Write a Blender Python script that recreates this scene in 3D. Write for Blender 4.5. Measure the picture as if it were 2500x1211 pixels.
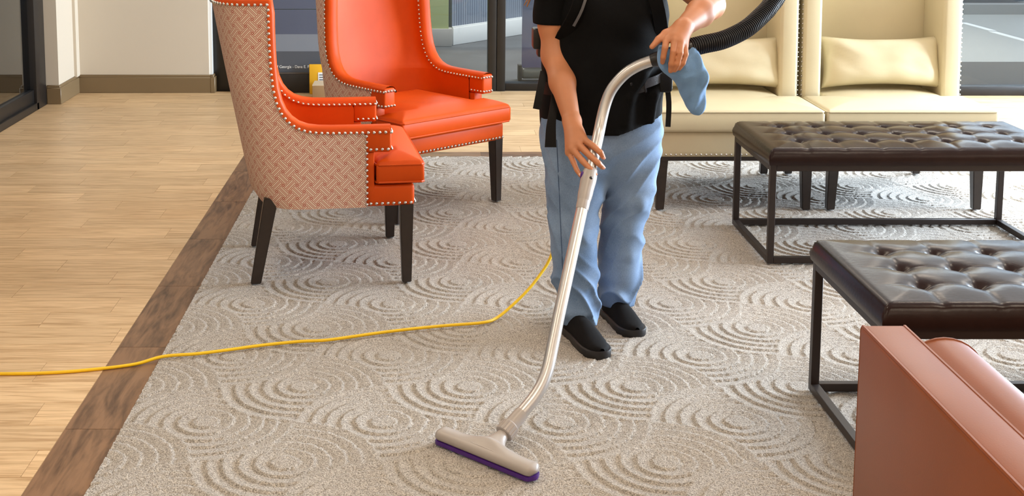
import bpy, bmesh, math, random
import numpy as np
from mathutils import Vector, Matrix, noise
random.seed(7)
for o in list(bpy.data.objects): bpy.data.objects.remove(o)
S = bpy.context.scene
C = S.collection
PI = math.pi

# ------------------------------------------------------------------ camera
PITCH = 7.352
cd = bpy.data.cameras.new('camera'); cam = bpy.data.objects.new('camera', cd); C.objects.link(cam)
cam.location = (0, 0, 1.6); cam.rotation_euler = (math.radians(90 - PITCH), 0, 0)
cd.sensor_width = 36; cd.lens = 3100 / 2500 * 36
cd.shift_x = (1250 - 1040) / 2500; cd.shift_y = (100 - 605.5) / 2500
cd.clip_start = .05; cd.clip_end = 100
S.camera = cam
# ------------------------------------------------------------------ world, lights, exposure
W = bpy.data.worlds.new('world'); S.world = W; W.use_nodes = True
W.node_tree.nodes['Background'].inputs[0].default_value = (.62, .78, 1.0, 1)
W.node_tree.nodes['Background'].inputs[1].default_value = 1.0
S.view_settings.view_transform = 'Standard'; S.view_settings.look = 'None'
S.view_settings.gamma = 1; S.view_settings.use_curve_mapping = False
S.view_settings.exposure = 0.45
try:
    S.cycles.use_denoising = True; S.cycles.max_bounces = 7; S.cycles.sample_clamp_indirect = 6
    S.cycles.caustics_reflective = False; S.cycles.caustics_refractive = False
except Exception: pass

def area(name, loc, rot, sx, sy, power, col):
    l = bpy.data.lights.new(name, 'AREA'); l.shape = 'RECTANGLE'; l.size = sx; l.size_y = sy
    l.energy = power; l.color = col
    o = bpy.data.objects.new(name, l); C.objects.link(o); o.location = loc; o.rotation_euler = rot
    return o
# daylight through the window wall on the right (just outside its panes)
area('window_daylight', (6.12, 6.9, 1.55), (0, math.radians(90), 0), 2.3, 4.7, 1200, (.77, .88, 1.0))
# daylight through the glass behind the cream chairs, right end of the back wall
area('back_window_daylight', (4.4, 9.75, 1.7), (math.radians(-90), 0, 0), 2.6, 2.0, 20, (.82, .91, 1.0))

# ------------------------------------------------------------------ helpers
def s2l(r, g, b):
    f = lambda c: (c / 255 / 12.92) if c / 255 <= .04045 else ((c / 255 + .055) / 1.055) ** 2.4
    return (f(r), f(g), f(b), 1)
def nodes(m):
    m.use_nodes = True
    nt = m.node_tree
    return nt, nt.nodes['Principled BSDF']
def N(nt, t, **kw):
    n = nt.nodes.new(t)
    for k, v in kw.items():
        if k.startswith('i_'): n.inputs[int(k[2:]) if k[2:].isdigit() else k[2:]].default_value = v
        else: setattr(n, k, v)
    return n
def mat(name, col, rough=.5, metal=0, spec=.5, bump=0, bscale=200, var=0, vscale=6, coat=0, sheen=0):
    m = bpy.data.materials.new(name); nt, b = nodes(m); L = nt.links.new
    b.inputs['Base Color'].default_value = col; b.inputs['Roughness'].default_value = rough
    b.inputs['Metallic'].default_value = metal; b.inputs['Specular IOR Level'].default_value = spec
    if coat: b.inputs['Coat Weight'].default_value = coat; b.inputs['Coat Roughness'].default_value = .25
    if sheen: b.inputs['Sheen Weight'].default_value = sheen
    tc = N(nt, 'ShaderNodeTexCoord')
    if bump:
        n = N(nt, 'ShaderNodeTexNoise'); n.inputs['Scale'].default_value = bscale; n.inputs['Detail'].default_value = 3
        L(tc.outputs['Object'], n.inputs['Vector'])
        bp = N(nt, 'ShaderNodeBump'); bp.inputs['Strength'].default_value = bump; bp.inputs['Distance'].default_value = .004
        L(n.outputs['Fac'], bp.inputs['Height']); L(bp.outputs['Normal'], b.inputs['Normal'])
    if var:
        n = N(nt, 'ShaderNodeTexNoise'); n.inputs['Scale'].default_value = vscale; n.inputs['Detail'].default_value = 4
        L(tc.outputs['Object'], n.inputs['Vector'])
        r = N(nt, 'ShaderNodeValToRGB')
        r.color_ramp.elements[0].position = .3; r.color_ramp.elements[1].position = .7
        r.color_ramp.elements[0].color = tuple(c * (1 - var) for c in col[:3]) + (1,)
        r.color_ramp.elements[1].color = tuple(min(1, c * (1 + var)) for c in col[:3]) + (1,)
        L(n.outputs['Fac'], r.inputs['Fac']); L(r.outputs['Color'], b.inputs['Base Color'])
    return m
def wood(name, c1, c2, axis, rough, stretch=14, rnd=.16):
    """planks: grain stretched along an axis, every plank its own tone and its own stretch of grain"""
    m = bpy.data.materials.new(name); nt, b = nodes(m); L = nt.links.new
    tc = N(nt, 'ShaderNodeTexCoord'); oi = N(nt, 'ShaderNodeObjectInfo')
    geo = N(nt, 'ShaderNodeNewGeometry')
    ad = N(nt, 'ShaderNodeVectorMath', operation='MULTIPLY_ADD')
    cmb = N(nt, 'ShaderNodeCombineXYZ')
    for k in range(3): L(oi.outputs['Random'], cmb.inputs[k])
    L(cmb.outputs[0], ad.inputs[0]); ad.inputs[1].default_value = (37, 53, 11); L(geo.outputs['Position'], ad.inputs[2])
    mp = N(nt, 'ShaderNodeMapping')
    mp.inputs['Scale'].default_value = (1.3, stretch, 1) if axis == 'x' else (stretch, 1.3, 1)
    L(ad.outputs[0], mp.inputs['Vector'])
    n = N(nt, 'ShaderNodeTexNoise'); n.inputs['Scale'].default_value = 2.4; n.inputs['Detail'].default_value = 6; n.inputs['Distortion'].default_value = 1.2
    L(mp.outputs[0], n.inputs['Vector'])
    n2 = N(nt, 'ShaderNodeTexNoise'); n2.inputs['Scale'].default_value = 11; n2.inputs['Detail'].default_value = 3
    L(mp.outputs[0], n2.inputs['Vector'])
    mx = N(nt, 'ShaderNodeMath', operation='MULTIPLY_ADD'); L(n2.outputs['Fac'], mx.inputs[0]); mx.inputs[1].default_value = .35
    L(n.outputs['Fac'], mx.inputs[2])
    r = N(nt, 'ShaderNodeValToRGB')
    r.color_ramp.elements[0].position = .46; r.color_ramp.elements[1].position = .78
    r.color_ramp.elements[0].color = c2; r.color_ramp.elements[1].color = c1
    L(mx.outputs[0], r.inputs['Fac'])
    mr = N(nt, 'ShaderNodeMapRange'); L(oi.outputs['Random'], mr.inputs[0]); mr.inputs[3].default_value = 1 - rnd; mr.inputs[4].default_value = 1 + rnd * .6
    vm = N(nt, 'ShaderNodeVectorMath', operation='SCALE'); L(r.outputs['Color'], vm.inputs[0]); L(mr.outputs[0], vm.inputs['Scale'])
    L(vm.outputs[0], b.inputs['Base Color']); b.inputs['Roughness'].default_value = rough; b.inputs['Specular IOR Level'].default_value = .3
    bp = N(nt, 'ShaderNodeBump'); bp.inputs['Strength'].default_value = .12; bp.inputs['Distance'].default_value = .002
    L(n2.outputs['Fac'], bp.inputs['Height']); L(bp.outputs['Normal'], b.inputs['Normal'])
    return m
def glass(name, tint, gloss=.25, refl=1.0):
    m = bpy.data.materials.new(name); nt, b = nodes(m); L = nt.links.new
    nt.nodes.remove(b); out = nt.nodes['Material Output']
    t = N(nt, 'ShaderNodeBsdfTransparent'); t.inputs[0].default_value = tint
    g = N(nt, 'ShaderNodeBsdfGlossy'); g.inputs['Roughness'].default_value = .02; g.inputs[0].default_value = (.9, .95, 1, 1)
    fr = N(nt, 'ShaderNodeFresnel'); fr.inputs[0].default_value = 1.5
    ml = N(nt, 'ShaderNodeMath', operation='MULTIPLY'); L(fr.outputs[0], ml.inputs[0]); ml.inputs[1].default_value = refl
    mx = N(nt, 'ShaderNodeMixShader'); L(ml.outputs[0], mx.inputs[0]); L(t.outputs[0], mx.inputs[1]); L(g.outputs[0], mx.inputs[2])
    L(mx.outputs[0], out.inputs['Surface'])
    return m

def finish(me, m, smooth=40):
    if m is not None: me.materials.append(m)
    if smooth:
        me.shade_smooth()
        try: me.set_sharp_from_angle(angle=math.radians(smooth))
        except Exception: pass
def link(name, me, parent=None):
    o = bpy.data.objects.new(name, me); C.objects.link(o)
    if parent: o.parent = parent
    return o
def obj(name, bm, m, parent=None, smooth=40):
    me = bpy.data.meshes.new(name)
    bmesh.ops.recalc_face_normals(bm, faces=bm.faces)
    bm.to_mesh(me); bm.free(); finish(me, m, smooth)
    return link(name, me, parent)
def pydata(name, v, f, m, parent=None, smooth=40, fix=True):
    me = bpy.data.meshes.new(name); me.from_pydata([tuple(map(float, p)) for p in v], [], f); me.update()
    if fix:
        bm = bmesh.new(); bm.from_mesh(me); bmesh.ops.recalc_face_normals(bm, faces=bm.faces); bm.to_mesh(me); bm.free()
    finish(me, m, smooth)
    return link(name, me, parent)
def tag(o, label, cat, group=None):
    o['label'] = label; o['category'] = cat
    if group: o['group'] = group
    return o
def struct(o, label=None):
    o['kind'] = 'structure'
    if label: o['label'] = label
    return o
def empty(name, loc=(0, 0, 0), rz=0):
    o = bpy.data.objects.new(name, None); C.objects.link(o); o.location = loc; o.rotation_euler = (0, 0, rz)
    o.empty_display_size = .1
    return o
def rbox(bm, x0, x1, y0, y1, z0, z1, r=0, seg=2):
    g = bmesh.ops.create_cube(bm, size=1); vs = g['verts']
    bmesh.ops.scale(bm, vec=(x1 - x0, y1 - y0, z1 - z0), verts=vs)
    bmesh.ops.translate(bm, vec=((x0 + x1) / 2, (y0 + y1) / 2, (z0 + z1) / 2), verts=vs)
    if r:
        es = set(e for v in vs for e in v.link_edges)
        bmesh.ops.bevel(bm, geom=list(es), offset=r, segments=seg, affect='EDGES', profile=.5)
    return bm
def box(name, x0, x1, y0, y1, z0, z1, m, parent=None, r=0, seg=2):
    return obj(name, rbox(bmesh.new(), x0, x1, y0, y1, z0, z1, r, seg), m, parent)
def taper(name, top, bot, st, sb, m, parent=None, r=.003):
    """square leg that tapers from top (centre, half size) to bottom"""
    v = []
    for c, s in ((bot, sb), (top, st)):
        for a, b in ((-1, -1), (1, -1), (1, 1), (-1, 1)): v.append((c[0] + a * s, c[1] + b * s, c[2]))
    f = [(0, 3, 2, 1), (4, 5, 6, 7)] + [(k, (k + 1) % 4, 4 + (k + 1) % 4, 4 + k) for k in range(4)]
    bm = bmesh.new(); vv = [bm.verts.new(p) for p in v]
    for q in f: bm.faces.new([vv[k] for k in q])
    bmesh.ops.bevel(bm, geom=list(bm.edges), offset=r, segments=2, affect='EDGES')
    return obj(name, bm, m, parent)
def catmull(P, n):
    P = [Vector(p) for p in P]; out = []
    for i in range(len(P) - 1):
        p0 = P[max(i - 1, 0)]; p1 = P[i]; p2 = P[i + 1]; p3 = P[min(i + 2, len(P) - 1)]
        for k in range(n):
            t = k / n; t2 = t * t; t3 = t2 * t
            out.append(.5 * ((2 * p1) + (p2 - p0) * t + (2 * p0 - 5 * p1 + 4 * p2 - p3) * t2 + (3 * p1 - p0 - 3 * p2 + p3) * t3))
    out.append(P[-1]); return out
def tube_data(path, rad, seg=12, caps=True):
    path = [Vector(p) for p in path]; n = len(path)
    R = rad if hasattr(rad, '__len__') else [rad] * n
    v = []; f = []
    t = (path[1] - path[0]).normalized()
    up = Vector((0, 0, 1)) if abs(t.z) < .9 else Vector((1, 0, 0))
    nrm = t.cross(up).normalized()
    for i, p in enumerate(path):
        t = (path[min(i + 1, n - 1)] - path[max(i - 1, 0)]).normalized()
        nrm = (nrm - t * nrm.dot(t)).normalized(); b = t.cross(nrm)
        for k in range(seg):
            a = 2 * PI * k / seg
            v.append(p + (nrm * math.cos(a) + b * math.sin(a)) * R[i])
    for i in range(n - 1):
        for k in range(seg):
            k2 = (k + 1) % seg
            f.append((i * seg + k, i * seg + k2, (i + 1) * seg + k2, (i + 1) * seg + k))
    if caps:
        f.append(tuple(range(seg))[::-1]); f.append(tuple((n - 1) * seg + k for k in range(seg)))
    return v, f
def tube(name, path, rad, m, parent=None, seg=12):
    v, f = tube_data(path, rad, seg); return pydata(name, v, f, m, parent)
def grid_faces(nr, nc, close=False):
    f = []
    for i in range(nr - 1):
        for j in range(nc - (0 if close else 1)):
            j2 = (j + 1) % nc
            f.append((i * nc + j, i * nc + j2, (i + 1) * nc + j2, (i + 1) * nc + j))
    return f
def nails(name, pts, m, parent, r=.0065):
    """a row of domed nail heads at (point, normal), too small to pick apart: one part"""
    v = []; f = []
    for p, n in pts:
        p = Vector(p); n = Vector(n).normalized()
        a = n.orthogonal().normalized(); b = n.cross(a); o = len(v)
        for h, q in ((0, 1), (.6, .75)):
            for k in range(7):
                an = 2 * PI * k / 7; v.append(p + (a * math.cos(an) + b * math.sin(an)) * r * q + n * r * h)
        v.append(p + n * r * .95)
        for k in range(7):
            k2 = (k + 1) % 7
            f.append((o + k, o + k2, o + 7 + k2, o + 7 + k)); f.append((o + 7 + k, o + 7 + k2, o + 14))
    o = pydata(name, v, f, m, parent, 80); o['kind'] = 'stuff'; return o
def resample(P, step):
    P = [Vector(p) for p in P]; out = [P[0].copy()]; acc = 0
    for a, b in zip(P, P[1:]):
        L = (b - a).length; d = step - acc
        while d <= L:
            out.append(a.lerp(b, d / L)); d += step
        acc = (acc + L) % step if L else acc
        acc = L - (d - step)
    return out
def slab(name, sdf, x0, x1, y0, y1, cell, z0, z1, r, crown, m, parent=None, rb=None, cw=.14):
    """cushion: height field over a plan shape (sdf<0 inside, cells line up with its edges) with rounded edge and crown"""
    rb = rb or r
    nx = round((x1 - x0) / cell); ny = round((y1 - y0) / cell)
    xs = np.linspace(x0, x1, nx + 1); ys = np.linspace(y0, y1, ny + 1)
    keep = [[sdf((xs[i] + xs[i + 1]) / 2, (ys[j] + ys[j + 1]) / 2) < 0 for j in range(ny)] for i in range(nx)]
    vid = {}; v = []; f = []
    def V(i, j, top):
        k = (i, j, top)
        if k not in vid:
            d = max(0, -sdf(xs[i], ys[j])); rr = r if top else rb
            e = rr - math.sqrt(max(0, rr * rr - max(0, rr - d) ** 2))
            t = min(d / cw, 1); cr = crown * t * (2 - t)
            vid[k] = len(v); v.append((xs[i], ys[j], z1 - e + cr if top else z0 + e))
        return vid[k]
    for i in range(nx):
        for j in range(ny):
            if not keep[i][j]: continue
            f.append((V(i, j, 1), V(i + 1, j, 1), V(i + 1, j + 1, 1), V(i, j + 1, 1)))
            f.append((V(i, j, 0), V(i, j + 1, 0), V(i + 1, j + 1, 0), V(i + 1, j, 0)))
            for di, dj, a, b in ((-1, 0, (i, j + 1), (i, j)), (1, 0, (i + 1, j), (i + 1, j + 1)), (0, -1, (i, j), (i + 1, j)), (0, 1, (i + 1, j + 1), (i, j + 1))):
                ii, jj = i + di, j + dj
                if not (0 <= ii < nx and 0 <= jj < ny and keep[ii][jj]):
                    f.append((V(*a, 0), V(*b, 0), V(*b, 1), V(*a, 1)))
    return pydata(name, v, f, m, parent, 60)
def sd_box(x, y, x0, x1, y0, y1):
    return max(x0 - x, x - x1, y0 - y, y - y1)

# signed-distance modelling for body and clothes: tapered capsules blended together, meshed by surface nets
def sdf_mesh(name, prims, lo, hi, h, m, parent=None, disp=None, cut=None, smooth=180):
    lo = np.array(lo, float); hi = np.array(hi, float); n = np.ceil((hi - lo) / h).astype(int) + 1
    D = np.full(tuple(n), 9., np.float32)
    ax = [lo[k] + h * np.arange(n[k]) for k in range(3)]
    for p in prims:
        a = np.array(p[0], float); b = np.array(p[1], float); ra, rb, k = p[2:5]
        sy = p[5] if len(p) > 5 else 1.0; neg = len(p) > 6 and p[6]
        pad = max(ra, rb) + k + 3 * h
        i0 = np.maximum(((np.minimum(a, b) - pad - lo) / h).astype(int), 0)
        i1 = np.minimum(((np.maximum(a, b) + pad - lo) / h).astype(int) + 1, n)
        if (i1 <= i0).any(): continue
        sl = tuple(slice(i0[q], i1[q]) for q in range(3))
        X, Y, Z = np.meshgrid(ax[0][sl[0]], ax[1][sl[1]], ax[2][sl[2]], indexing='ij', sparse=True)
        ab = (b - a) * np.array([1, sy, 1]); ll = max(float(ab @ ab), 1e-9)
        px, py, pz = X - a[0], (Y - a[1]) * sy, Z - a[2]
        t = np.clip((px * ab[0] + py * ab[1] + pz * ab[2]) / ll, 0, 1)
        d = np.sqrt((px - t * ab[0]) ** 2 + (py - t * ab[1]) ** 2 + (pz - t * ab[2]) ** 2) - (ra + (rb - ra) * t)
        c = D[sl]
        if neg:
            hh = np.clip(.5 - .5 * (d + c) / k, 0, 1); D[sl] = c * (1 - hh) - d * hh + k * hh * (1 - hh)
        else:
            hh = np.clip(.5 + .5 * (c - d) / k, 0, 1); D[sl] = c * (1 - hh) + d * hh - k * hh * (1 - hh)
    X, Y, Z = np.meshgrid(*ax, indexing='ij', sparse=True)
    if disp is not None:
        D = D + np.where(D < .06, disp(X, Y, Z), 0)
    if cut is not None: D = np.maximum(D, cut(X, Y, Z))
    D[0] = D[-1] = 1; D[:, 0] = D[:, -1] = 1; D[:, :, 0] = D[:, :, -1] = 1
    s = (D < 0)
    cnt = np.zeros(tuple(n - 1), np.uint8)
    offs = [(i, j, k) for i in (0, 1) for j in (0, 1) for k in (0, 1)]
    for i, j, k in offs: cnt += s[i:n[0] - 1 + i, j:n[1] - 1 + j, k:n[2] - 1 + k]
    I = np.argwhere((cnt > 0) & (cnt < 8))
    idm = np.full(tuple(n - 1), -1, np.int32); idm[I[:, 0], I[:, 1], I[:, 2]] = np.arange(len(I))
    acc = np.zeros((len(I), 3)); w = np.zeros(len(I))
    for A in offs:
        for axn in range(3):
            if A[axn]: continue
            B = list(A); B[axn] = 1
            da = D[I[:, 0] + A[0], I[:, 1] + A[1], I[:, 2] + A[2]]; db = D[I[:, 0] + B[0], I[:, 1] + B[1], I[:, 2] + B[2]]
            x = (da < 0) != (db < 0); t = np.where(x, da / np.where(x, da - db, 1), 0)
            P = np.tile(np.array(A, float), (len(I), 1)); P[:, axn] += t
            acc += P * x[:, None]; w += x
    v = lo + (I + acc / w[:, None]) * h
    F = []
    for axn in range(3):
        o1, o2 = [q for q in range(3) if q != axn]
        sa = [slice(1, n[q] - 1) for q in range(3)]; sb = list(sa)
        sa[axn] = slice(0, n[axn] - 1); sb[axn] = slice(1, n[axn])
        E = np.argwhere(s[tuple(sa)] != s[tuple(sb)])
        base = np.array([1, 1, 1]); base[axn] = 0; E = E + base
        fl = s[E[:, 0], E[:, 1], E[:, 2]]
        q = []
        for a, b in ((0, 0), (-1, 0), (-1, -1), (0, -1)):
            c = E.copy(); c[:, o1] += a; c[:, o2] += b; q.append(idm[c[:, 0], c[:, 1], c[:, 2]])
        q = np.stack(q, 1)
        if axn == 1: fl = ~fl
        q = np.where(fl[:, None], q, q[:, ::-1]); F.append(q)
    F = np.concatenate(F); F = F[(F >= 0).all(1)]
    me = bpy.data.meshes.new(name)
    me.vertices.add(len(v)); me.vertices.foreach_set('co', v.astype(np.float32).ravel())
    me.loops.add(F.size); me.loops.foreach_set('vertex_index', F.astype(np.int32).ravel())
    me.polygons.add(len(F)); me.polygons.foreach_set('loop_start', np.arange(0, F.size, 4, dtype=np.int32))
    me.update(calc_edges=True); me.validate()
    finish(me, m, smooth)
    return link(name, me, parent)
def join_into(a, b):
    """append mesh b to mesh object a and drop b"""
    bm = bmesh.new(); bm.from_mesh(a.data); bm.from_mesh(b.data); bm.to_mesh(a.data); bm.free()
    a.data.shade_smooth(); bpy.data.objects.remove(b)

# ------------------------------------------------------------------ materials
M = {}
M['oak'] = wood('pale_oak_tile', s2l(222, 190, 148), s2l(184, 148, 106), 'x', .40, 18, .09)
M['walnut'] = wood('walnut_tile', s2l(140, 106, 78), s2l(84, 60, 42), 'y', .38, 9, .12)
M['walnut_x'] = wood('walnut_tile_across', s2l(140, 106, 78), s2l(84, 60, 42), 'x', .38, 9, .12)
M['grout'] = mat('grout', s2l(186, 160, 128), .8)
M['wall'] = mat('painted_wall', s2l(192, 180, 162), .75, bump=.05, bscale=300)
M['ceiling'] = mat('ceiling_paint', s2l(184, 180, 174), .85)
M['base'] = mat('olive_brown_baseboard', s2l(112, 92, 64), .5)
M['black_frame'] = mat('black_frame', s2l(20, 17, 16), .4)
M['orange'] = mat('orange_leather', s2l(200, 73, 10), .46, spec=.17, bump=.06, bscale=260, var=.06, vscale=9)
M['nail'] = mat('nickel_nail', s2l(206, 202, 196), .25, metal=1)
M['darkleg'] = mat('espresso_wood', s2l(44, 34, 29), .35, var=.15, vscale=30)
M['cream'] = mat('cream_leather', s2l(204, 192, 160), .42, bump=.06, bscale=240, var=.03, vscale=5)
M['brown'] = mat('dark_brown_leather', s2l(40, 27, 25), .24, spec=.17, bump=.08, bscale=90, var=.12, vscale=12)
M['iron'] = mat('dark_iron', s2l(52, 44, 42), .42, metal=.4)
M['button'] = mat('button', s2l(60, 45, 40), .2)
M['tan'] = mat('tan_leather', s2l(134, 72, 38), .38, spec=.3, bump=.05, bscale=260, var=.05, vscale=6)
M['alu'] = mat('brushed_aluminium', s2l(200, 197, 195), .32, metal=.72)
M['grayplastic'] = mat('gray_plastic', s2l(168, 160, 155), .35)
M['purple'] = mat('purple_plastic', s2l(72, 28, 122), .4)
M['blackplastic'] = mat('black_plastic', s2l(22, 21, 23), .35)
M['hose'] = mat('black_hose', s2l(30, 30, 33), .38)
M['shirt'] = mat('black_cotton', s2l(8, 8, 9), .85, spec=.15, bump=.25, bscale=500)
M['web'] = mat('black_webbing', s2l(12, 12, 13), .55, spec=.25)
M['webgray'] = mat('gray_piping', s2l(86, 86, 90), .5)
M['skin'] = mat('skin', s2l(188, 124, 86), .5, var=.07, vscale=14)
M['skin'].node_tree.nodes['Principled BSDF'].inputs['Subsurface Weight'].default_value = .08
M['skin'].node_tree.nodes['Principled BSDF'].inputs['Subsurface Radius'].default_value = (.012, .005, .003)
M['nailskin'] = mat('finger_nail', s2l(226, 170, 150), .3)
M['hair'] = mat('brown_hair', s2l(150, 104, 66), .45, var=.25, vscale=60)
M['shoe'] = mat('black_canvas', s2l(13, 11, 12), .85, spec=.2, bump=.3, bscale=900)
M['rubber'] = mat('black_rubber', s2l(30, 27, 27), .5, spec=.4)
M['cloth'] = mat('blue_microfibre', s2l(112, 152, 198), .9, bump=.35, bscale=500, var=.05, vscale=25, sheen=.2)
M['yellow'] = mat('yellow_cord', s2l(242, 196, 10), .45)
M['paper_yellow'] = mat('yellow_envelope', s2l(226, 172, 32), .6)
M['white'] = mat('white_paint', s2l(222, 222, 220), .6)
M['cardboard'] = mat('cardboard', s2l(150, 122, 88), .8)
M['glass'] = glass('clear_glass', (.80, .84, .86, 1), refl=.8)
M['glass_dark'] = glass('smoky_glass', (.42, .42, .42, 1), refl=1.6)
M['glass_win'] = glass('window_glass', (.97, .99, 1, 1), refl=.6)

def jeans_mat():
    m = bpy.data.materials.new('blue_denim'); nt, b = nodes(m); L = nt.links.new
    tc = N(nt, 'ShaderNodeTexCoord')
    n = N(nt, 'ShaderNodeTexNoise'); n.inputs['Scale'].default_value = 5; n.inputs['Detail'].default_value = 3; L(tc.outputs['Object'], n.inputs['Vector'])
    mp = N(nt, 'ShaderNodeMapping'); mp.inputs['Scale'].default_value = (900, 900, 160); L(tc.outputs['Object'], mp.inputs[0])
    n2 = N(nt, 'ShaderNodeTexNoise'); n2.inputs['Scale'].default_value = 1; L(mp.outputs[0], n2.inputs['Vector'])
    ma = N(nt, 'ShaderNodeMath', operation='MULTIPLY_ADD'); L(n2.outputs['Fac'], ma.inputs[0]); ma.inputs[1].default_value = .5; L(n.outputs['Fac'], ma.inputs[2])
    r = N(nt, 'ShaderNodeValToRGB'); r.color_ramp.elements[0].position = .5; r.color_ramp.elements[1].position = 1.0
    r.color_ramp.elements[0].color = s2l(80, 106, 140); r.color_ramp.elements[1].color = s2l(138, 163, 196)
    L(ma.outputs[0], r.inputs[0]); L(r.outputs[0], b.inputs['Base Color']); b.inputs['Roughness'].default_value = .85
    bp = N(nt, 'ShaderNodeBump'); bp.inputs['Strength'].default_value = .15; bp.inputs['Distance'].default_value = .002
    L(n2.outputs['Fac'], bp.inputs['Height']); L(bp.outputs['Normal'], b.inputs['Normal'])
    return m
M['jeans'] = jeans_mat()
def carpet_mat():
    m = bpy.data.materials.new('carpet_pile'); nt, b = nodes(m); L = nt.links.new
    tc = N(nt, 'ShaderNodeTexCoord')
    n = N(nt, 'ShaderNodeTexNoise'); n.inputs['Scale'].default_value = 260; n.inputs['Detail'].default_value = 2; L(tc.outputs['Object'], n.inputs['Vector'])
    r = N(nt, 'ShaderNodeValToRGB'); r.color_ramp.elements[0].position = .3; r.color_ramp.elements[1].position = .7
    r.color_ramp.elements[0].color = s2l(110, 103, 95); r.color_ramp.elements[1].color = s2l(200, 192, 182)
    L(n.outputs['Fac'], r.inputs[0]); L(r.outputs[0], b.inputs['Base Color'])
    b.inputs['Roughness'].default_value = .95; b.inputs['Specular IOR Level'].default_value = .15; b.inputs['Sheen Weight'].default_value = .15
    bp = N(nt, 'ShaderNodeBump'); bp.inputs['Strength'].default_value = .8; bp.inputs['Distance'].default_value = .003
    L(n.outputs['Fac'], bp.inputs['Height']); L(bp.outputs['Normal'], b.inputs['Normal'])
    return m
M['carpet'] = carpet_mat()
def weave_mat():
    """woven upholstery: diagonal strips of three lines passing over and under each other, cream on rust"""
    m = bpy.data.materials.new('fretwork_fabric'); nt, b = nodes(m); L = nt.links.new
    uv = N(nt, 'ShaderNodeUVMap')
    mp = N(nt, 'ShaderNodeMapping'); mp.inputs['Rotation'].default_value = (0, 0, math.radians(45)); mp.inputs['Scale'].default_value = (79, 79, 79)
    L(uv.outputs[0], mp.inputs[0]); sp = N(nt, 'ShaderNodeSeparateXYZ'); L(mp.outputs[0], sp.inputs[0])
    def mt(op, a, bb=None, c=None):
        n = N(nt, 'ShaderNodeMath', operation=op)
        for k, q in enumerate((a, bb, c)):
            if q is None: continue
            if isinstance(q, (int, float)): n.inputs[k].default_value = q
            else: L(q, n.inputs[k])
        return n.outputs[0]
    x, y = sp.outputs[0], sp.outputs[1]
    def cell(cx, cy):
        """offset from the nearest repeat of (cx, cy) on the lattice (3,3),(3,-3)"""
        ax, ay = mt('SUBTRACT', x, cx), mt('SUBTRACT', y, cy)
        p = mt('DIVIDE', mt('ADD', ax, ay), 6.0); q = mt('DIVIDE', mt('SUBTRACT', ax, ay), 6.0)
        w = lambda t: mt('SUBTRACT', mt('FRACT', mt('ADD', t, .5)), .5)
        p, q = w(p), w(q)
        return mt('MULTIPLY', mt('ADD', p, q), 3.0), mt('MULTIPLY', mt('SUBTRACT', p, q), 3.0)
    def strips(along, across):
        """a pair of strips 4 long and 1 wide: returns 1 inside the pair, and 1 on its rust outlines"""
        la, lc = mt('ABSOLUTE', along), mt('ABSOLUTE', across)
        inside = mt('MULTIPLY', mt('LESS_THAN', la, 2.0), mt('LESS_THAN', lc, 1.0))
        d = mt('MAXIMUM', mt('ABSOLUTE', mt('SUBTRACT', mt('FRACT', across), .5)), mt('SUBTRACT', la, 1.5))
        rust = mt('MULTIPLY', mt('GREATER_THAN', d, .21), mt('LESS_THAN', d, .39))
        return inside, mt('MULTIPLY', inside, rust)
    hx, hy = cell(2.0, 1.0); ih, rh = strips(hx, hy)
    vx, vy = cell(2.0, 4.0); iv, rv = strips(vy, vx)
    sq = mt('MULTIPLY', mt('SUBTRACT', 1.0, ih), mt('SUBTRACT', 1.0, iv))
    ds = mt('MAXIMUM', mt('ABSOLUTE', mt('SUBTRACT', mt('FRACT', x), .5)), mt('ABSOLUTE', mt('SUBTRACT', mt('FRACT', y), .5)))
    rs = mt('MULTIPLY', sq, mt('MULTIPLY', mt('GREATER_THAN', ds, .18), mt('LESS_THAN', ds, .44)))
    cr = mt('SUBTRACT', 1.0, mt('MINIMUM', mt('ADD', mt('ADD', rh, rv), rs), 1.0))
    n = N(nt, 'ShaderNodeTexNoise'); n.inputs['Scale'].default_value = 500; tc = N(nt, 'ShaderNodeTexCoord'); L(tc.outputs['Object'], n.inputs['Vector'])
    mx = N(nt, 'ShaderNodeMix', data_type='RGBA'); L(cr, mx.inputs[0]); mx.inputs[6].default_value = s2l(166, 80, 60); mx.inputs[7].default_value = s2l(222, 206, 190)
    L(mx.outputs[2], b.inputs['Base Color']); b.inputs['Roughness'].default_value = .85
    hgt = mt('ADD', cr, mt('MULTIPLY', n.outputs['Fac'], .5))
    bp = N(nt, 'ShaderNodeBump'); bp.inputs['Strength'].default_value = .3; bp.inputs['Distance'].default_value = .002
    L(hgt, bp.inputs['Height']); L(bp.outputs['Normal'], b.inputs['Normal'])
    return m
M['weave'] = weave_mat()

# ------------------------------------------------------------------ the room
RX0, RX1, RY0, RYB, RZ = -2.69, 6.0, -2.2, 9.5, 3.0
# floor: pale wood-look planks laid across, walnut border round the carpet
floor = struct(box('floor', RX0 - .3, RX1 + .2, RY0, RYB + .02, -.06, -.0014, M['grout']), 'pale wood plank floor with a dark walnut border around the carpet')
PL, PW, PG = .65, .163, .0020
pm = bpy.data.meshes.new('plank')
bm = rbox(bmesh.new(), -PL / 2, PL / 2, -PW / 2, PW / 2, -.0014, 0, 0); bm.to_mesh(pm); bm.free(); pm.materials.append(M['oak'])
def plank(name, me, x0, x1, yc, w=PW, along='x'):
    o = link(name, me, floor)
    L_ = x1 - x0 - PG
    if along == 'x':
        o.location = ((x0 + x1) / 2, yc, 0); o.scale = (L_ / PL, (w - PG) / PW, 1)
    else:
        o.location = (yc, (x0 + x1) / 2, 0); o.rotation_euler = (0, 0, PI / 2); o.scale = (L_ / PL, (w - PG) / PW, 1)
    return o
BX0, BX1, BY0, BY1 = -1.056, -.890, 7.166, 7.309
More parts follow.
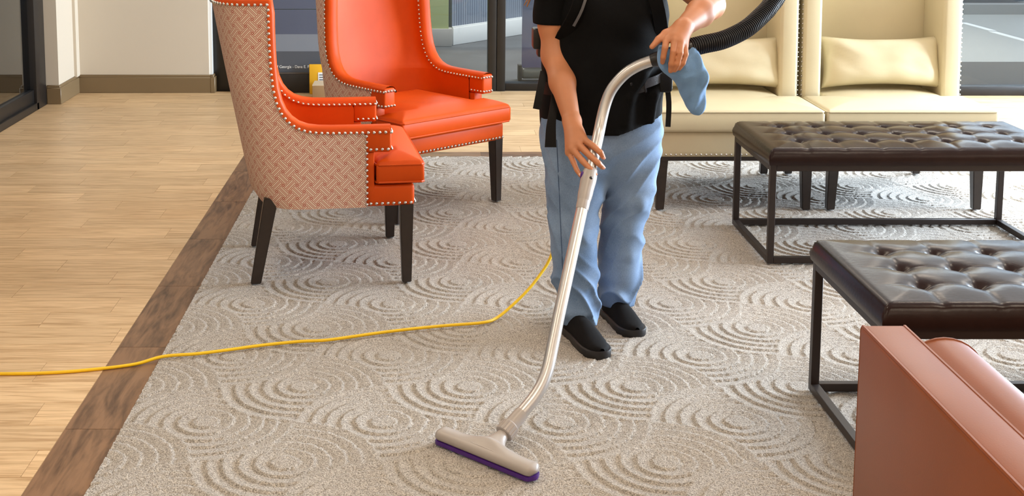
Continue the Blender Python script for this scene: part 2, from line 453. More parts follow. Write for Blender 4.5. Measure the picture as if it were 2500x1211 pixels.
def rowfill(yc, xa, xb, off, vis):
    x = xa - off
    while x < xb:
        a, b_ = max(x, xa), min(x + PL, xb)
        if b_ - a > .03 and b_ > vis: plank('plank', pm, a, b_, yc)
        x += PL
row = 0; y = BY1 + PW / 2
offs = [.0, .43, .2, .52, .12, .35]
while y < RYB:                                   # strip behind the carpet and on to the back wall
    rowfill(y, RX0, min(4.4, .47 * y + .5), offs[row % 6], -9); y += PW; row += 1
y = BY1 - PW / 2; row = 5
while y > 2.75:                                  # left of the carpet
    rowfill(y, RX0, BX0, offs[row % 6], -.335 * y - .35); y -= PW; row -= 1
wm = bpy.data.meshes.new('border_plank'); bm = rbox(bmesh.new(), -PL / 2, PL / 2, -PW / 2, PW / 2, -.0014, 0, 0); bm.to_mesh(wm); bm.free(); wm.materials.append(M['walnut'])
wmx = wm.copy(); wmx.materials.clear(); wmx.materials.append(M['walnut_x'])
ys = [2.24, 2.89, 3.536, 4.187, 4.845, 5.5, 6.16, 6.81, 7.309]
for a, b_ in zip(ys, ys[1:]): plank('border_plank', wm, a, b_, (BX0 + BX1) / 2, BX1 - BX0, 'y')
x = .317 - 2 * PL + .003
xs_ = [BX1] + [v for v in [-.333 + k * PL for k in range(8)] ] + [4.45]
for a, b_ in zip(xs_, xs_[1:]): plank('border_plank', wmx, a, b_, (BY0 + BY1) / 2, BY1 - BY0, 'x')

# carpet with raked rings: discs on a diamond lattice, weaving over and under their neighbours
def make_carpet():
    h = .0053; A = .262; R = .259; X0, Y0 = -.388, 3.31; PITCH_ = .0438
    x = np.arange(BX1 + .002, 4.40, h); y = np.arange(2.45, BY0, h)
    X, Y = np.meshgrid(x, y, indexing='ij')
    rng = np.random.default_rng(3)
    Xj = X + rng.normal(0, .0009, X.shape); Yj = Y + rng.normal(0, .0009, X.shape)
    p = (Xj - X0) / A; q = (Yj - Y0) / A
    best = np.full(X.shape, 9.); second = np.full(X.shape, 9.)
    bi = np.zeros(X.shape, int); bj = bi.copy(); si = bi.copy(); sj = bi.copy()
    fi = np.floor(p).astype(int); fj = np.floor(q).astype(int)
    for di in (-1, 0, 1, 2):
        for dj in (-1, 0, 1, 2):
            ci = fi + di; cj = fj + dj
            ok = ((ci + cj) % 2 == 0)
            d = np.where(ok, np.hypot(p - ci, q - cj) * A, 9.)
            b1 = d < best
            b2 = (~b1) & (d < second)
            second = np.where(b1, best, np.where(b2, d, second)); si = np.where(b1, bi, np.where(b2, ci, si)); sj = np.where(b1, bj, np.where(b2, cj, sj))
            best = np.where(b1, d, best); bi = np.where(b1, ci, bi); bj = np.where(b1, cj, bj)
    # in the lens of two discs: rows of even index win along the / diagonal, odd rows along the \ diagonal
    slash = (si - bi) * (sj - bj) > 0
    first_wins = np.where(bj % 2 == 0, slash, ~slash)
    r = np.where((second < R) & ~first_wins, second, best)
    r = np.minimum(r, R)
    t = (r - .002) / PITCH_; fr = t - np.floor(t)
    Z = .0030 + .0060 * fr
    Z = np.where(fr > .90, .0008, Z)
    Z = np.where(r < .038, .0070, Z)
    Z += rng.normal(0, .0006, X.shape)
    nx, ny = X.shape
    keep = np.ones((nx - 1, ny - 1), bool)
    xc = x[:-1, None]; yc = y[None, :-1]
    keep &= (xc < .47 * yc + 1.1)
    v = np.stack([X, Y, Z], -1).reshape(-1, 3)
    idx = np.arange(nx * ny).reshape(nx, ny)
    F = np.stack([idx[:-1, :-1], idx[1:, :-1], idx[1:, 1:], idx[:-1, 1:]], -1)[keep]
    used = np.zeros(nx * ny, bool); used[F.ravel()] = True
    remap = np.cumsum(used) - 1; v = v[used]; F = remap[F]
    me = bpy.data.meshes.new('carpet')
    me.vertices.add(len(v)); me.vertices.foreach_set('co', v.astype(np.float32).ravel())
    me.loops.add(F.size); me.loops.foreach_set('vertex_index', F.astype(np.int32).ravel())
    me.polygons.add(len(F)); me.polygons.foreach_set('loop_start', np.arange(0, F.size, 4, dtype=np.int32))
    me.update(calc_edges=True); finish(me, M['carpet'], 180)
    return link('carpet', me)
carpet = tag(make_carpet(), 'beige cut-pile carpet inset with raked overlapping concentric rings', 'carpet')

# walls
def wall(name, *b, m='wall'): return struct(box(name, *b, M[m]))
wall('wall_back', -2.9, -1.62, 9.38, 9.6, 0, RZ)
wall('wall_left', -2.9, -2.606, 8.9, 9.385, 0, RZ)
struct(box('trim_1', -2.612, -2.585, 9.30, 9.384, .13, RZ, M['wall']))
wall('wall_front', -2.9, RX1 + .2, RY0 - .1, RY0, 0, RZ)
ceil = struct(box('ceiling', -2.9, RX1 + .2, RY0 - .1, RYB + .1, RZ, RZ + .1, M['ceiling']))
def baseboard(name, x0, x1, y0, y1, ax):
    bm = bmesh.new(); d = .018
    if ax == 'y-': rbox(bm, x0, x1, y0 - d, y1, 0, .118, .004, 1); rbox(bm, x0, x1, y0 - d * .55, y1, .112, .136, .004, 1)
    else: rbox(bm, x0, x1 + d, y0, y1, 0, .118, .004, 1); rbox(bm, x0, x1 + d * .55, y0, y1, .112, .136, .004, 1)
    return struct(obj(name, bm, M['base']))
baseboard('baseboard_back', -2.60, -1.60, 9.38, 9.40, 'y-')
bb = bmesh.new()
rbox(bb, -2.69, -2.588, 8.882, 9.37, 0, .118, .004, 1); rbox(bb, -2.69, -2.596, 8.89, 9.37, .112, .136, .004, 1)
struct(obj('baseboard_left', bb, M['base']))
box_c = bmesh.new(); rbox(box_c, -1.61, -1.575, 9.360, 9.6, 0, .118, .004, 1); rbox(box_c, -1.61, -1.585, 9.368, 9.6, .112, .136, .004, 1)
struct(obj('trim_2', box_c, M['base']))
struct(box('trim_3', -1.62, -1.597, 9.39, 9.6, .13, RZ, M['white']))

# glass door on the left wall
dl = struct(empty('door_1', (-2.69, 8.85, 0)), 'smoky glass door in a black frame beside the beige wall')
def dbox(n, x0, x1, y0, y1, z0, z1, m, r=.003): return box(n, x0, x1, y0 - 8.85, y1 - 8.85, z0, z1, M[m], dl, r)
dbox('jamb', -.12, .0, 8.66, 8.88, 0, RZ, 'black_frame')
dbox('sill', -.10, .0, 3.2, 8.70, 0, .05, 'black_frame')
dbox('bottom_rail', -.08, -.02, 3.2, 8.68, .05, .14, 'black_frame')
dbox('jamb', -.12, .0, 3.1, 3.25, 0, RZ, 'black_frame')
dbox('top_rail', -.10, .0, 3.2, 8.7, 2.4, 2.5, 'black_frame')
dbox('pane', -.055, -.045, 3.24, 8.67, .13, 2.42, 'glass_dark', 0)
wall('wall_left_near', -2.9, -2.69, RY0, 3.12, 0, RZ)
wall('wall_left_top', -2.9, -2.69, 3.1, 8.9, 2.5, RZ)
# the dim room behind that door
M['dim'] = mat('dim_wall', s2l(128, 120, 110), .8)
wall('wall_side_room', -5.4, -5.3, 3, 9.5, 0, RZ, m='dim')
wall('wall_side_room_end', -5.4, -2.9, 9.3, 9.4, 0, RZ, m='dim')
struct(box('floor_side_room', -5.4, -2.75, 3, 9.4, -.06, -.002, mat('side_room_floor', s2l(120, 104, 86), .5)))

# glazed storefront along the back wall
sf = struct(empty('window_1', (0, RYB, 0)), 'black framed glass storefront across the back of the lobby')
def sbox(n, x0, x1, y0, y1, z0, z1, m, r=.003): return box(n, x0, x1, y0 - RYB, y1 - RYB, z0, z1, M[m], sf, r)
sbox('jamb', -1.597, -1.47, 9.44, 9.6, 0, RZ, 'black_frame')
for a, b_ in ((.466, .528), (.532, .596), (2.35, 2.47), (3.15, 3.25)): sbox('mullion', a, b_, 9.44, 9.6, 0, 2.8, 'black_frame')
for a, b_ in ((-1.47, .466), (.596, 2.35), (2.47, 3.15)):
    sbox('bottom_rail', a, b_, 9.46, 9.58, 0, .055, 'black_frame'); sbox('top_rail', a, b_, 9.46, 9.58, 2.7, 2.8, 'black_frame')
    sbox('pane', a, b_, 9.515, 9.525, .05, 2.72, 'glass', 0)
sbox('header', -1.6, 6.1, 9.46, 9.6, 2.8, RZ, 'wall')
# right end of the storefront stands a little further forward
w2 = struct(empty('window_2', (3.2, 9.28, 0)), 'tall glass pane with a dark bottom rail right of the cream chairs')
box('bottom_rail', 0, 2.9, -.04, .06, 0, .07, M['black_frame'], w2, .004)
box('pane', 0, 2.9, .005, .015, .065, 2.8, M['glass'], w2)
box('mullion', -.05, .03, -.04, .06, 0, 2.8, M['black_frame'], w2, .004)

# hall behind the storefront
hall_f = mat('hall_carpet', s2l(96, 97, 100), .8, bump=.1, bscale=40, var=.18, vscale=2.5)
struct(box('floor_hall', -3, 9, RYB + .02, 19, -.06, -.002, hall_f), 'gray hall floor behind the glass')
def stripes():
    m = bpy.data.materials.new('striped_wallpaper'); nt, b = nodes(m); L = nt.links.new
    tc = N(nt, 'ShaderNodeTexCoord'); w = N(nt, 'ShaderNodeTexWave'); w.inputs['Scale'].default_value = 9; w.inputs['Distortion'].default_value = 0
    L(tc.outputs['Object'], w.inputs['Vector'])
    r = N(nt, 'ShaderNodeValToRGB'); r.color_ramp.elements[0].color = s2l(98, 104, 118); r.color_ramp.elements[1].color = s2l(140, 148, 160)
    L(w.outputs['Fac'], r.inputs[0]); L(r.outputs[0], b.inputs['Base Color']); b.inputs['Roughness'].default_value = .7
    return m
# striped wall running back to the right, green pier at its near end
ang = math.atan2(12.925 - 12.09, .966 - .248)
wh = struct(empty('wall_hall', (.248, 12.09, 0), ang), 'gray striped hall wall with a white baseboard behind the glass')
box('striped_panel', 0, 5, 0, .1, .17, 2.9, stripes(), wh)
box('baseboard', 0, 5, -.02, .1, 0, .165, M['white'], wh, .004)
box('baseboard_cap', 0, 5, -.012, .1, .16, .18, M['white'], wh, .004)
gp = struct(empty('wall_green', (.086, 12.0, 0)), 'pale green hall pier with a gray baseboard')
box('pier', -1.9, .13, .0, .5, .16, 2.9, mat('green_paint', s2l(176, 186, 134), .7), gp)
box('baseboard', -1.9, .16, -.02, .5, 0, .17, mat('gray_base', s2l(176, 172, 166), .6), gp, .004)
wall('wall_hall_back', -3, 9, 18.9, 19, 0, RZ, m='dim')
wall('wall_hall_left', -3.1, -3, 9.6, 19, 0, RZ, m='dim')
struct(box('ceiling_hall', -3, 9, RYB + .1, 19, RZ, RZ + .1, M['ceiling']))
# pale strips set in the hall floor, far right
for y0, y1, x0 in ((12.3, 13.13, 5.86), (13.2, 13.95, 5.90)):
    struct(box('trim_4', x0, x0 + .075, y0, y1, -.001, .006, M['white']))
struct(box('trim_5', 3.3, 9, 14.8, 15.0, 0, .12, mat('hall_kerb', s2l(150, 150, 148), .7)))
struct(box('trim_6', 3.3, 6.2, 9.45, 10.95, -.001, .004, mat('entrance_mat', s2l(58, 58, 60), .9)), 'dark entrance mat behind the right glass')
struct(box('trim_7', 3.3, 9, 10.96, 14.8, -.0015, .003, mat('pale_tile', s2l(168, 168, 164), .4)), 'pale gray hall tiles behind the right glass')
area('hall_fill_light', (2.2, 11.2, 2.95), (0, 0, 0), 5.0, 1.2, 190, (1, .95, .88))  # unseen area lights added to brighten the hall behind the glass
area('hall_fill_light', (5.5, 14, 2.95), (0, 0, 0), 3.0, 3.0, 130, (.92, .96, 1))

# window wall on the right (just out of the picture): sill wall, mullions, panes
ww = struct(empty('window_3', (RX1, 6.9, 0)), 'window wall on the right side of the lobby')
def wbox(n, y0, y1, z0, z1, m, x0=0, x1=.1): return box(n, x0, x1, y0 - 6.9, y1 - 6.9, z0, z1, M[m], ww)
wbox('sill_wall', 4.4, 9.4, 0, .35, 'wall'); wbox('header', 4.4, 9.4, 2.75, RZ, 'wall')
for yy in (4.5, 5.7, 6.9, 8.1, 9.3): wbox('mullion', yy - .03, yy + .03, .35, 2.75, 'black_frame')
for a in (4.53, 5.73, 6.93, 8.13): wbox('pane', a, a + 1.14, .35, 2.75, 'glass_win', .045, .055)
wall('wall_right', RX1, RX1 + .1, RY0, 4.47, 0, RZ)
wall('wall_right_far', RX1, RX1 + .1, 9.33, 9.6, 0, RZ)

# recessed ceiling lights
def downlight(x, y, p=60):
    e = box('light_frame', -.33, .33, -.33, .33, 0, .02, M['white'], ceil, .004); e.location = (x, y, RZ - .02)
    box('diffuser', -.30, .30, -.30, .30, -.006, 0, M['lamp'], e)
    l = area('lamp_light', (x, y, RZ - .04), (0, 0, 0), .58, .58, p, (1.0, .84, .66))
m = bpy.data.materials.new('lamp_diffuser'); nt, b = nodes(m); b.inputs['Emission Color'].default_value = (1, .82, .6, 1); b.inputs['Emission Strength'].default_value = 4; M['lamp'] = m
for x in (-1.5, .6, 2.7, 4.8):
    for y, pw in ((-1.2, 9), (.6, 9), (2.9, 8), (5.2, 6.5), (7.6, 6.5)): downlight(x, y, pw)  # row behind the camera and stronger front rows added to fill frontal faces

# ------------------------------------------------------------------ orange wing chair
def interp(t, xs, ys):
    return float(np.interp(t, xs, ys))
def make_wing_chair(name, loc, rz, label):
    E_ = empty(name, loc, rz); tag(E_, label, 'armchair', 'orange wing chairs')
    prof = [(.133, .322), (.133, .37), (.133, .43), (.133, .49), (.133, .55), (.133, .60), (.126, .6175), (.10, .6185), (.05, .619), (0, .6195), (-.05, .6215),
            (-.095, .628), (-.135, .643), (-.168, .668), (-.194, .702), (-.212, .745), (-.224, .80), (-.231, .87), (-.235, .95), (-.237, 1.03), (-.237, 1.085), (-.237, 1.118)]
    nA = 7                                               # row where the arm top starts
    ur = lambda z: interp(z, [.30, .335, .37, .523, .741, .956, 1.11, 1.2], [-.265, -.30, -.318, -.348, -.389, -.429, -.456, -.472])
    wz = lambda z: .345 - .02 * max(0, min(1, (z - .62) / .5)) - .003 * max(0, (.37 - z) / .05)
    NS, NB = 8, 24
    def row(uf, z, dw, du):
        w = wz(z) - dw; r = ur(z) + du; uc = min(uf - .001, r + .20); Rr = uc - r
        pts = []
        for k in range(NS): pts.append((uf + (uc - uf) * k / NS, -w))
        for k in range(NB + 1):
            th = -PI / 2 + PI * k / NB
            s = math.sin(th); c = math.cos(th); e = 2 / 2.7
            pts.append((uc - Rr * abs(c) ** e, w * math.copysign(abs(s) ** e, s)))
        for k in range(NS - 1, -1, -1): pts.append((uf + (uc - uf) * k / NS, w))
        return [Vector((a, b_, z)) for a, b_ in pts]
    O = [row(u, z, 0, 0) for u, z in prof]
    I = [row(u, max(z, .40), .066, .072) for u, z in prof]
    nc = len(O[0])
    # outer shell with running UVs in metres
    v = [p for r in O for p in r]
    f = grid_faces(len(O), nc)
    sh = pydata('outer_shell', v, f, M['weave'], E_, 60)
    arc = [0]
    for k in range(1, nc): arc.append(arc[-1] + (O[4][k] - O[4][k - 1]).length)
    uvl = sh.data.uv_layers.new(name='UVMap')
    me = sh.data
    def uvof(vi):
        i, j = divmod(vi, nc); p = O[i][j]
        # straight flanks take their coordinate from the chair depth so the weave stays square
        if j < NS: u = .133 - p.x
        elif j >= nc - NS: u = arc[-1] - (.133 - p.x)
        else:
            a0 = .133 - O[i][NS].x; base = 0
            for q in range(NS + 1, j + 1): base += (O[i][q] - O[i][q - 1]).length
            u = a0 + base
        return (u, p.z)
    for lp in me.loops: uvl.data[lp.index].uv = uvof(lp.vertex_index)
    sh['label'] = 'cream and rust fretwork fabric outside'
    # inner leather
    ri = I[2:]
    pydata('inner_back', [p for r in ri for p in r], grid_faces(len(ri), nc), M['orange'], E_, 60)
    # rim band over the shell edge
    path = []
    for uu in (.231, .205, .17, .14): path.append((Vector((uu, -wz(.6), .6185)), Vector((uu, -wz(.6) + .066, .6185)), Vector((0, 0, 1))))
    for i in range(nA, len(prof)):
        a = prof[i - 1]; b_ = prof[min(i + 1, len(prof) - 1)]
        t = Vector((b_[0] - a[0], 0, b_[1] - a[1])).normalized(); n = Vector((t.z, 0, -t.x))
        if n.z < -.01 and i < 12: n = -n
        if n.x < 0: n = Vector((-n.x, 0, n.z)) if abs(n.x) > .2 else n
        n = Vector((abs(t.z), 0, abs(t.x))).normalized()
        if i == len(prof) - 1: n = Vector((.7, 0, .7))
        path.append((O[i][0], I[i][0], n))
    top = len(prof) - 1
    for j in range(1, nc - 1): path.append((O[top][j], I[top][j], Vector((0, 0, 1)) if 3 < j < nc - 4 else Vector((.35, 0, .93))))
    for i in range(top, nA - 1, -1):
        q = path[i - nA + 4]; path.append((O[i][-1], I[i][-1], q[2]))
    for uu in (.14, .17, .205, .231): path.append((Vector((uu, wz(.6), .6185)), Vector((uu, wz(.6) - .066, .6185)), Vector((0, 0, 1))))
    v = []; K = 9
    for o_, i_, n in path:
        mid = (o_ + i_) / 2; hf = (i_ - o_) / 2 * 1.05
        for k in range(K):
            ph = PI * k / (K - 1)
            v.append(mid - hf * math.cos(ph) + n * (.030 * max(0, math.sin(ph)) ** .55) - n * .003)
    pydata('rim', v, grid_faces(len(path), K), M['orange'], E_, 60)
    # nail rows along both edges of the rim
    pn = []
    outer = resample([o_ + n * .001 for o_, i_, n in path], .0225); inner = resample([i_ for o_, i_, n in path], .0225)
    for p in outer:
        d = Vector((p.x + .12 if p.x < -.12 else 0, p.y, 0)).normalized(); pn.append((p + d * .003, d))
    for p in inner:
        c = Vector((.12, 0, p.z)); d = (c - p); d.z = 0; d.normalize(); pn.append((p + d * .0015, d))
    for s in (-1, 1):
        w = .346
        for k in range(13): pn.append(((.134, s * w, .335 + k * .0225), (0, s, 0)))
        for k in range(4):
            pn.append(((.15 + k * .0225, s * (w + .002), .553), (0, s, 0)))
            pn.append(((.15 + k * .0225, s * (w - .066), .553), (0, -s, 0)))
            pn.append(((.2325, s * (w - .006 - k * .018), .622), (1, 0, 0))); pn.append(((.2325, s * (w - .006 - k * .018), .553), (1, 0, 0)))
        for k in range(8): pn.append(((.15 + k * .0225, s * .339, .336), (0, s, 0)))
    for k in range(30): pn.append(((.3245, -.326 + k * .0225, .336), (1, 0, 0)))
    nails('nailhead_trim', pn, M['nail'], E_, .0068)
    # arm front blocks, posts below
    for s in (-1, 1):
        a, b_ = sorted((s * .3475, s * .279))
        box('arm_front', .130, .232, a, b_, .540, .638, M['orange'], E_, .010, 3)
        a, b_ = sorted((s * .340, s * .286))
        box('arm_post', .09, .165, a, b_, .38, .54, M['orange'], E_, .006)
    box('seat_base', .08, .323, -.338, .338, .322, .408, M['orange'], E_, .014, 3)
    box('seat_deck', -.24, .09, -.25, .25, .335, .408, M['orange'], E_, .01)
    T = lambda x, y: max(min(sd_box(x, y, -.24, .36, -.270, .270), sd_box(x, y, .1725, .36, -.345, .345)), -9)
    slab('seat_cushion', T, -.24, .36, -.345, .345, .0075, .412, .498, .014, .036, M['orange'], E_, cw=.14)
    pp = [(-.22, -.27, 0), (.165, -.27, 0), (.1725, -.335, 0), (.182, -.345, 0), (.35, -.345, 0), (.36, -.335, 0), (.36, .335, 0), (.35, .345, 0), (.182, .345, 0), (.1725, .335, 0), (.165, .27, 0), (-.22, .27, 0)]
    for z in (.489, .420):
        tube('piping', [(x * .999, y * .999, z) for x, y, _ in pp], .0045, M['orange'], E_, 6)
    for s in (-1, 1):
        taper('leg', (.292, s * .310, .33), (.292, s * .318, .012), .027, .0185, M['darkleg'], E_)
        taper('leg', (-.235, s * .275, .36), (-.300, s * .262, .012), .028, .0205, M['darkleg'], E_)
    return E_
make_wing_chair('wing_chair', (-.409, 5.15, 0), math.radians(7.6), 'orange leather wing chair seen from its patterned side, nearest the wood floor')
make_wing_chair('wing_chair', (-.084, 6.147, 0), math.radians(-48.8), 'orange leather wing chair facing the viewer behind the near wing chair')

# ------------------------------------------------------------------ cream wing settee chairs
def pillow(name, w, hgt, t, m, parent, seed=0):
    n1, n2 = 40, 22; v = []; f = []
    for side in (1, -1):
        for i in range(n1 + 1):
            for j in range(n2 + 1):
                a = -1 + 2 * i / n1; b_ = -1 + 2 * j / n2
                px = a * w / 2 * (1 - .05 * (1 - b_ * b_) * abs(a) ** 3) ; pz = b_ * hgt / 2 * (1 - .16 * (1 - a * a) * abs(b_) ** 3)
                th = t / 2 * (max(0, 1 - a ** 4) ** .55) * (max(0, 1 - b_ ** 4) ** .6)
                cr = noise.noise(Vector((a * 2.2 + seed, b_ * 1.6, side * 3))) * .010 + abs(noise.noise(Vector((a * 5 + b_ * 4 + seed, b_ * 1.3, side)))) * .006 * abs(a)
                v.append((px, side * (th + cr * min(1, th * 30)), pz))
        o = 0 if side == 1 else (n1 + 1) * (n2 + 1)
        f += [tuple(o + q for q in ff) for ff in grid_faces(n1 + 1, n2 + 1)]
    ob = pydata(name, v, f, m, parent, 180)
    bm = bmesh.new(); bm.from_mesh(ob.data); bmesh.ops.remove_doubles(bm, verts=bm.verts, dist=.0008); bmesh.ops.recalc_face_normals(bm, faces=bm.faces); bm.to_mesh(ob.data); bm.free(); ob.data.shade_smooth()
    return ob
def make_cream(cx, label):
    E_ = empty('slipper_chair', (cx, 5.93, 0)); tag(E_, label, 'chair', 'cream leather wing chairs')
    hw = .403
    box('seat_base', -.375, .375, 0.005, .80, .275, .40, M['cream'], E_, .012, 3)
    box('base_frame', -.365, .365, .015, .79, .255, .278, M['darkleg'], E_)
    T = lambda x, y: min(sd_box(x, y, -.3, .3, 0, .66), sd_box(x, y, -.405, .405, -.03, .375))
    slab('seat_cushion', T, -.405, .405, -.03, .66, .0075, .402, .507, .016, .018, M['cream'], E_, cw=.2)
    tube('piping', [(-.403, .36, .499), (-.404, -.02, .499), (-.394, -.03, .499), (.394, -.03, .499), (.404, -.02, .499), (.403, .36, .499)], .004, M['cream'], E_, 6)
    bm = rbox(bmesh.new(), -.32, .32, .64, .80, .30, 1.27, .02, 3)
    for v in bm.verts: v.co.y += max(0, v.co.z - .5) * .07
    obj('backrest', bm, M['cream'], E_)
    for s in (-1, 1):
        a, b_ = sorted((s * .305, s * .400))
        bm = rbox(bmesh.new(), a, b_, .39, .80, .29, 1.27, .018, 3)
        for v in bm.verts: v.co.y += max(0, v.co.z - .5) * .05
        obj('wing', bm, M['cream'], E_)
        taper('leg', (s * .345, .045, .26), (s * .352, .045, .012), .026, .019, M['darkleg'], E_)
        taper('leg', (s * .345, .74, .28), (s * .345, .79, .012), .026, .019, M['darkleg'], E_)
    pn = [((-.36 + k * .024, .0035, .289), (0, -1, 0)) for k in range(31)]
    for s in (-1, 1):
        pn += [((s * .4005, .41 + (.04 if z > 1 else 0) * 0 + max(0, z - .5) * .05, z), (s, 0, 0)) for z in np.arange(.34, 1.24, .024)]
    nails('nailhead_trim', pn, M['nail'], E_, .0058)
    return E_
make_cream(1.478, 'cream leather wing chair behind the person')
make_cream(2.300, 'rightmost cream leather wing chair')
def lay_pillow(loc, tilt, rz, label, seed, w):
    p = pillow('lumbar_pillow', w, .27, .15, M['cream'], None, seed)
    p.location = loc; p.rotation_euler = (math.radians(tilt), 0, math.radians(rz)); tag(p, label, 'pillow', 'cream lumbar pillows'); return p
lay_pillow((2.325, 6.425, .664), -16, 0, 'cream lumbar pillow on the rightmost cream chair', 0, .62)
lay_pillow((1.52, 6.425, .664), -16, -3, 'cream lumbar pillow half hidden by the person and the blue cloth', 5, .60)

# ------------------------------------------------------------------ tufted ottomans
def make_ottoman(loc, label):
    E_ = empty('tufted_ottoman', loc); tag(E_, label, 'ottoman', 'brown tufted ottomans')
    Wd, Dp, tb = 1.235, .613, .026                       # local x 0..Wd, y 0..Dp (front to back)
    for x in (0, Wd - tb):
        for y in (0, Dp - tb): box('leg', x, x + tb, y, y + tb, .0, .416, M['iron'], E_, .0015, 1)
    for z0 in (0, .39):
        for y in (0, Dp - tb): box('rail', tb, Wd - tb, y, y + tb, z0, z0 + tb, M['iron'], E_, .0015, 1)
        for x in (0, Wd - tb): box('rail', x, x + tb, tb, Dp - tb, z0, z0 + tb, M['iron'], E_, .0015, 1)
    nx, ny = 170, 86; ax, ay = Wd / 8, Dp / 4; z0, z1 = .416, .482
    xs = np.linspace(-.006, Wd + .006, nx + 1); ys2 = np.linspace(-.006, Dp + .006, ny + 1)
    X, Y = np.meshgrid(xs, ys2, indexing='ij')
    d = np.minimum(np.minimum(X + .006, Wd + .006 - X), np.minimum(Y + .006, Dp + .006 - Y)); r = .03
    e = r - np.sqrt(np.maximum(0, r * r - np.maximum(0, r - d) ** 2))
    bx = np.clip(np.round(X / ax), 1, 7) * ax; by = np.clip(np.round(Y / ay), 1, 3) * ay
    db = np.hypot(X - bx, Y - by)
    fall = np.clip(d / .09, 0, 1)
    pil = (np.abs(np.sin(PI * X / ax)) * np.abs(np.sin(PI * Y / ay))) ** .45
    inner = np.clip((d - .04) / .10, 0, 1)
    Z = z1 - e + .012 * (1 - (1 - np.clip(d / .2, 0, 1)) ** 2) - .015 * np.exp(-(db / .020) ** 2) - .008 * np.exp(-(db / .045) ** 2) + .0075 * (pil - .6) * inner
    # soft pleats running from the outer buttons to the edge
    ply = np.exp(-((X - np.round(X / ax) * ax) / .012) ** 2) * np.clip(1 - np.minimum(Y, Dp - Y) / ay, 0, 1) * np.clip(np.minimum(X, Wd - X) / ax, 0, 1)
    Z -= .004 * ply * np.clip(d / .03, 0, 1)
    v = np.stack([X, Y, Z], -1).reshape(-1, 3).tolist(); f = grid_faces(nx + 1, ny + 1)
    # skirt down to the frame
    ring = [(i, 0) for i in range(nx + 1)] + [(nx, j) for j in range(1, ny + 1)] + [(i, ny) for i in range(nx - 1, -1, -1)] + [(0, j) for j in range(ny - 1, 0, -1)]
    top = [i * (ny + 1) + j for i, j in ring]; o = len(v); n = len(ring)
    for lv, zz in enumerate((.436, z0)):
        for i, j in ring:
            px, py = xs[i], ys2[j]
            k = 1 if lv == 0 else 0
            v.append((px + (.004 if i == nx else -.004 if i == 0 else 0) * k, py + (.004 if j == ny else -.004 if j == 0 else 0) * k, zz))
    for k in range(n):
        k2 = (k + 1) % n
        f.append((top[k], top[k2], o + k2, o + k)); f.append((o + k, o + k2, o + n + k2, o + n + k))
    cu = pydata('cushion', v, f, M['brown'], E_, 55)
    bmsh = bmesh.new(); bmesh.ops.create_uvsphere(bmsh, u_segments=8, v_segments=5, radius=.009); bme = bpy.data.meshes.new('button'); bmsh.to_mesh(bme); bmsh.free(); finish(bme, M['button'], 80)
    for a in range(1, 8):
        for b_ in range(1, 4):
            bt = link('button', bme, cu); bt.location = (a * ax, b_ * ay, z1 + .012 - .024 - .006); bt.scale = (1, 1, .6)
    return E_
make_ottoman((1.414, 5.10, .012), 'dark brown tufted leather ottoman in front of the cream chairs')
make_ottoman((1.196, 3.19, .012), 'dark brown tufted leather ottoman behind the tan armchair')

# ------------------------------------------------------------------ tan armchair, lower right corner
def make_tan():
    E_ = empty('club_armchair', (.968, 1.85, 0)); tag(E_, 'tan leather club armchair with piped arms in the lower right corner', 'armchair')
    D = .88
    for x0 in (0, .86):
        box('arm', x0, x0 + .104, .0, D, .03, .60, M['tan'], E_, .012, 3)
        for xx in (x0 + .006, x0 + .098):
            tube('piping', [(xx, .01, .597), (xx, D - .006, .597), (xx, D - .001, .590), (xx, D - .001, .05)], .0045, M['tan'], E_, 6)
    box('seat_base', .104, .86, .03, D - .03, .08, .30, M['tan'], E_, .012)
    sl = lambda x, y: sd_box(x, y, .11, .86, .06, .86)
    slab('seat_cushion', lambda x, y: sd_box(x, y, .1125, .855, .06, .9), .1125, .855, .06, .9, .0075, .30, .405, .02, .02, M['tan'], E_, cw=.2)
    # rolled side cushion lying along the arm
    pth = [(.215, .12, .445), (.215, .93, .445)]
    n = 14; path = []; rad = []
    for k in range(n + 1):
        t = k / n; path.append((.215, .12 + .82 * t, .447)); rad.append(.098)
    path = [(.215, .115, .447)] + path + [(.215, .945, .447), (.215, .95, .447)]; rad = [.07] + rad + [.09, .06]
    tube('bolster', path, rad, M['tan'], E_, 32)
    ring = [(.215 + .097 * math.cos(a), .938, .447 + .097 * math.sin(a)) for a in np.linspace(0, 2 * PI, 33)]
    tube('piping', ring, .0045, M['tan'], E_, 6)
    bm = rbox(bmesh.new(), 0.1, .864, -.06, .10, .08, .72, .02, 3); obj('backrest', bm, M['tan'], E_)
    for x in (.06, .9):
        for y in (.06, D - .08): taper('leg', (x, y, .035), (x, y, .0), .022, .018, M['darkleg'], E_)
    return E_
make_tan().location.z = .010

# ------------------------------------------------------------------ person
P = tag(empty('person', (.61, 4.40, .014)), 'person in black t-shirt and blue jeans guiding a vacuum wand over the carpet', 'person')
base_w = Vector((.61, 4.40, .014))
def adopt(o):
    """world-space mesh becomes a part of the person"""
    o.data.transform(Matrix.Translation(-base_w)); o.parent = P; return o
k1 = .02
body = []
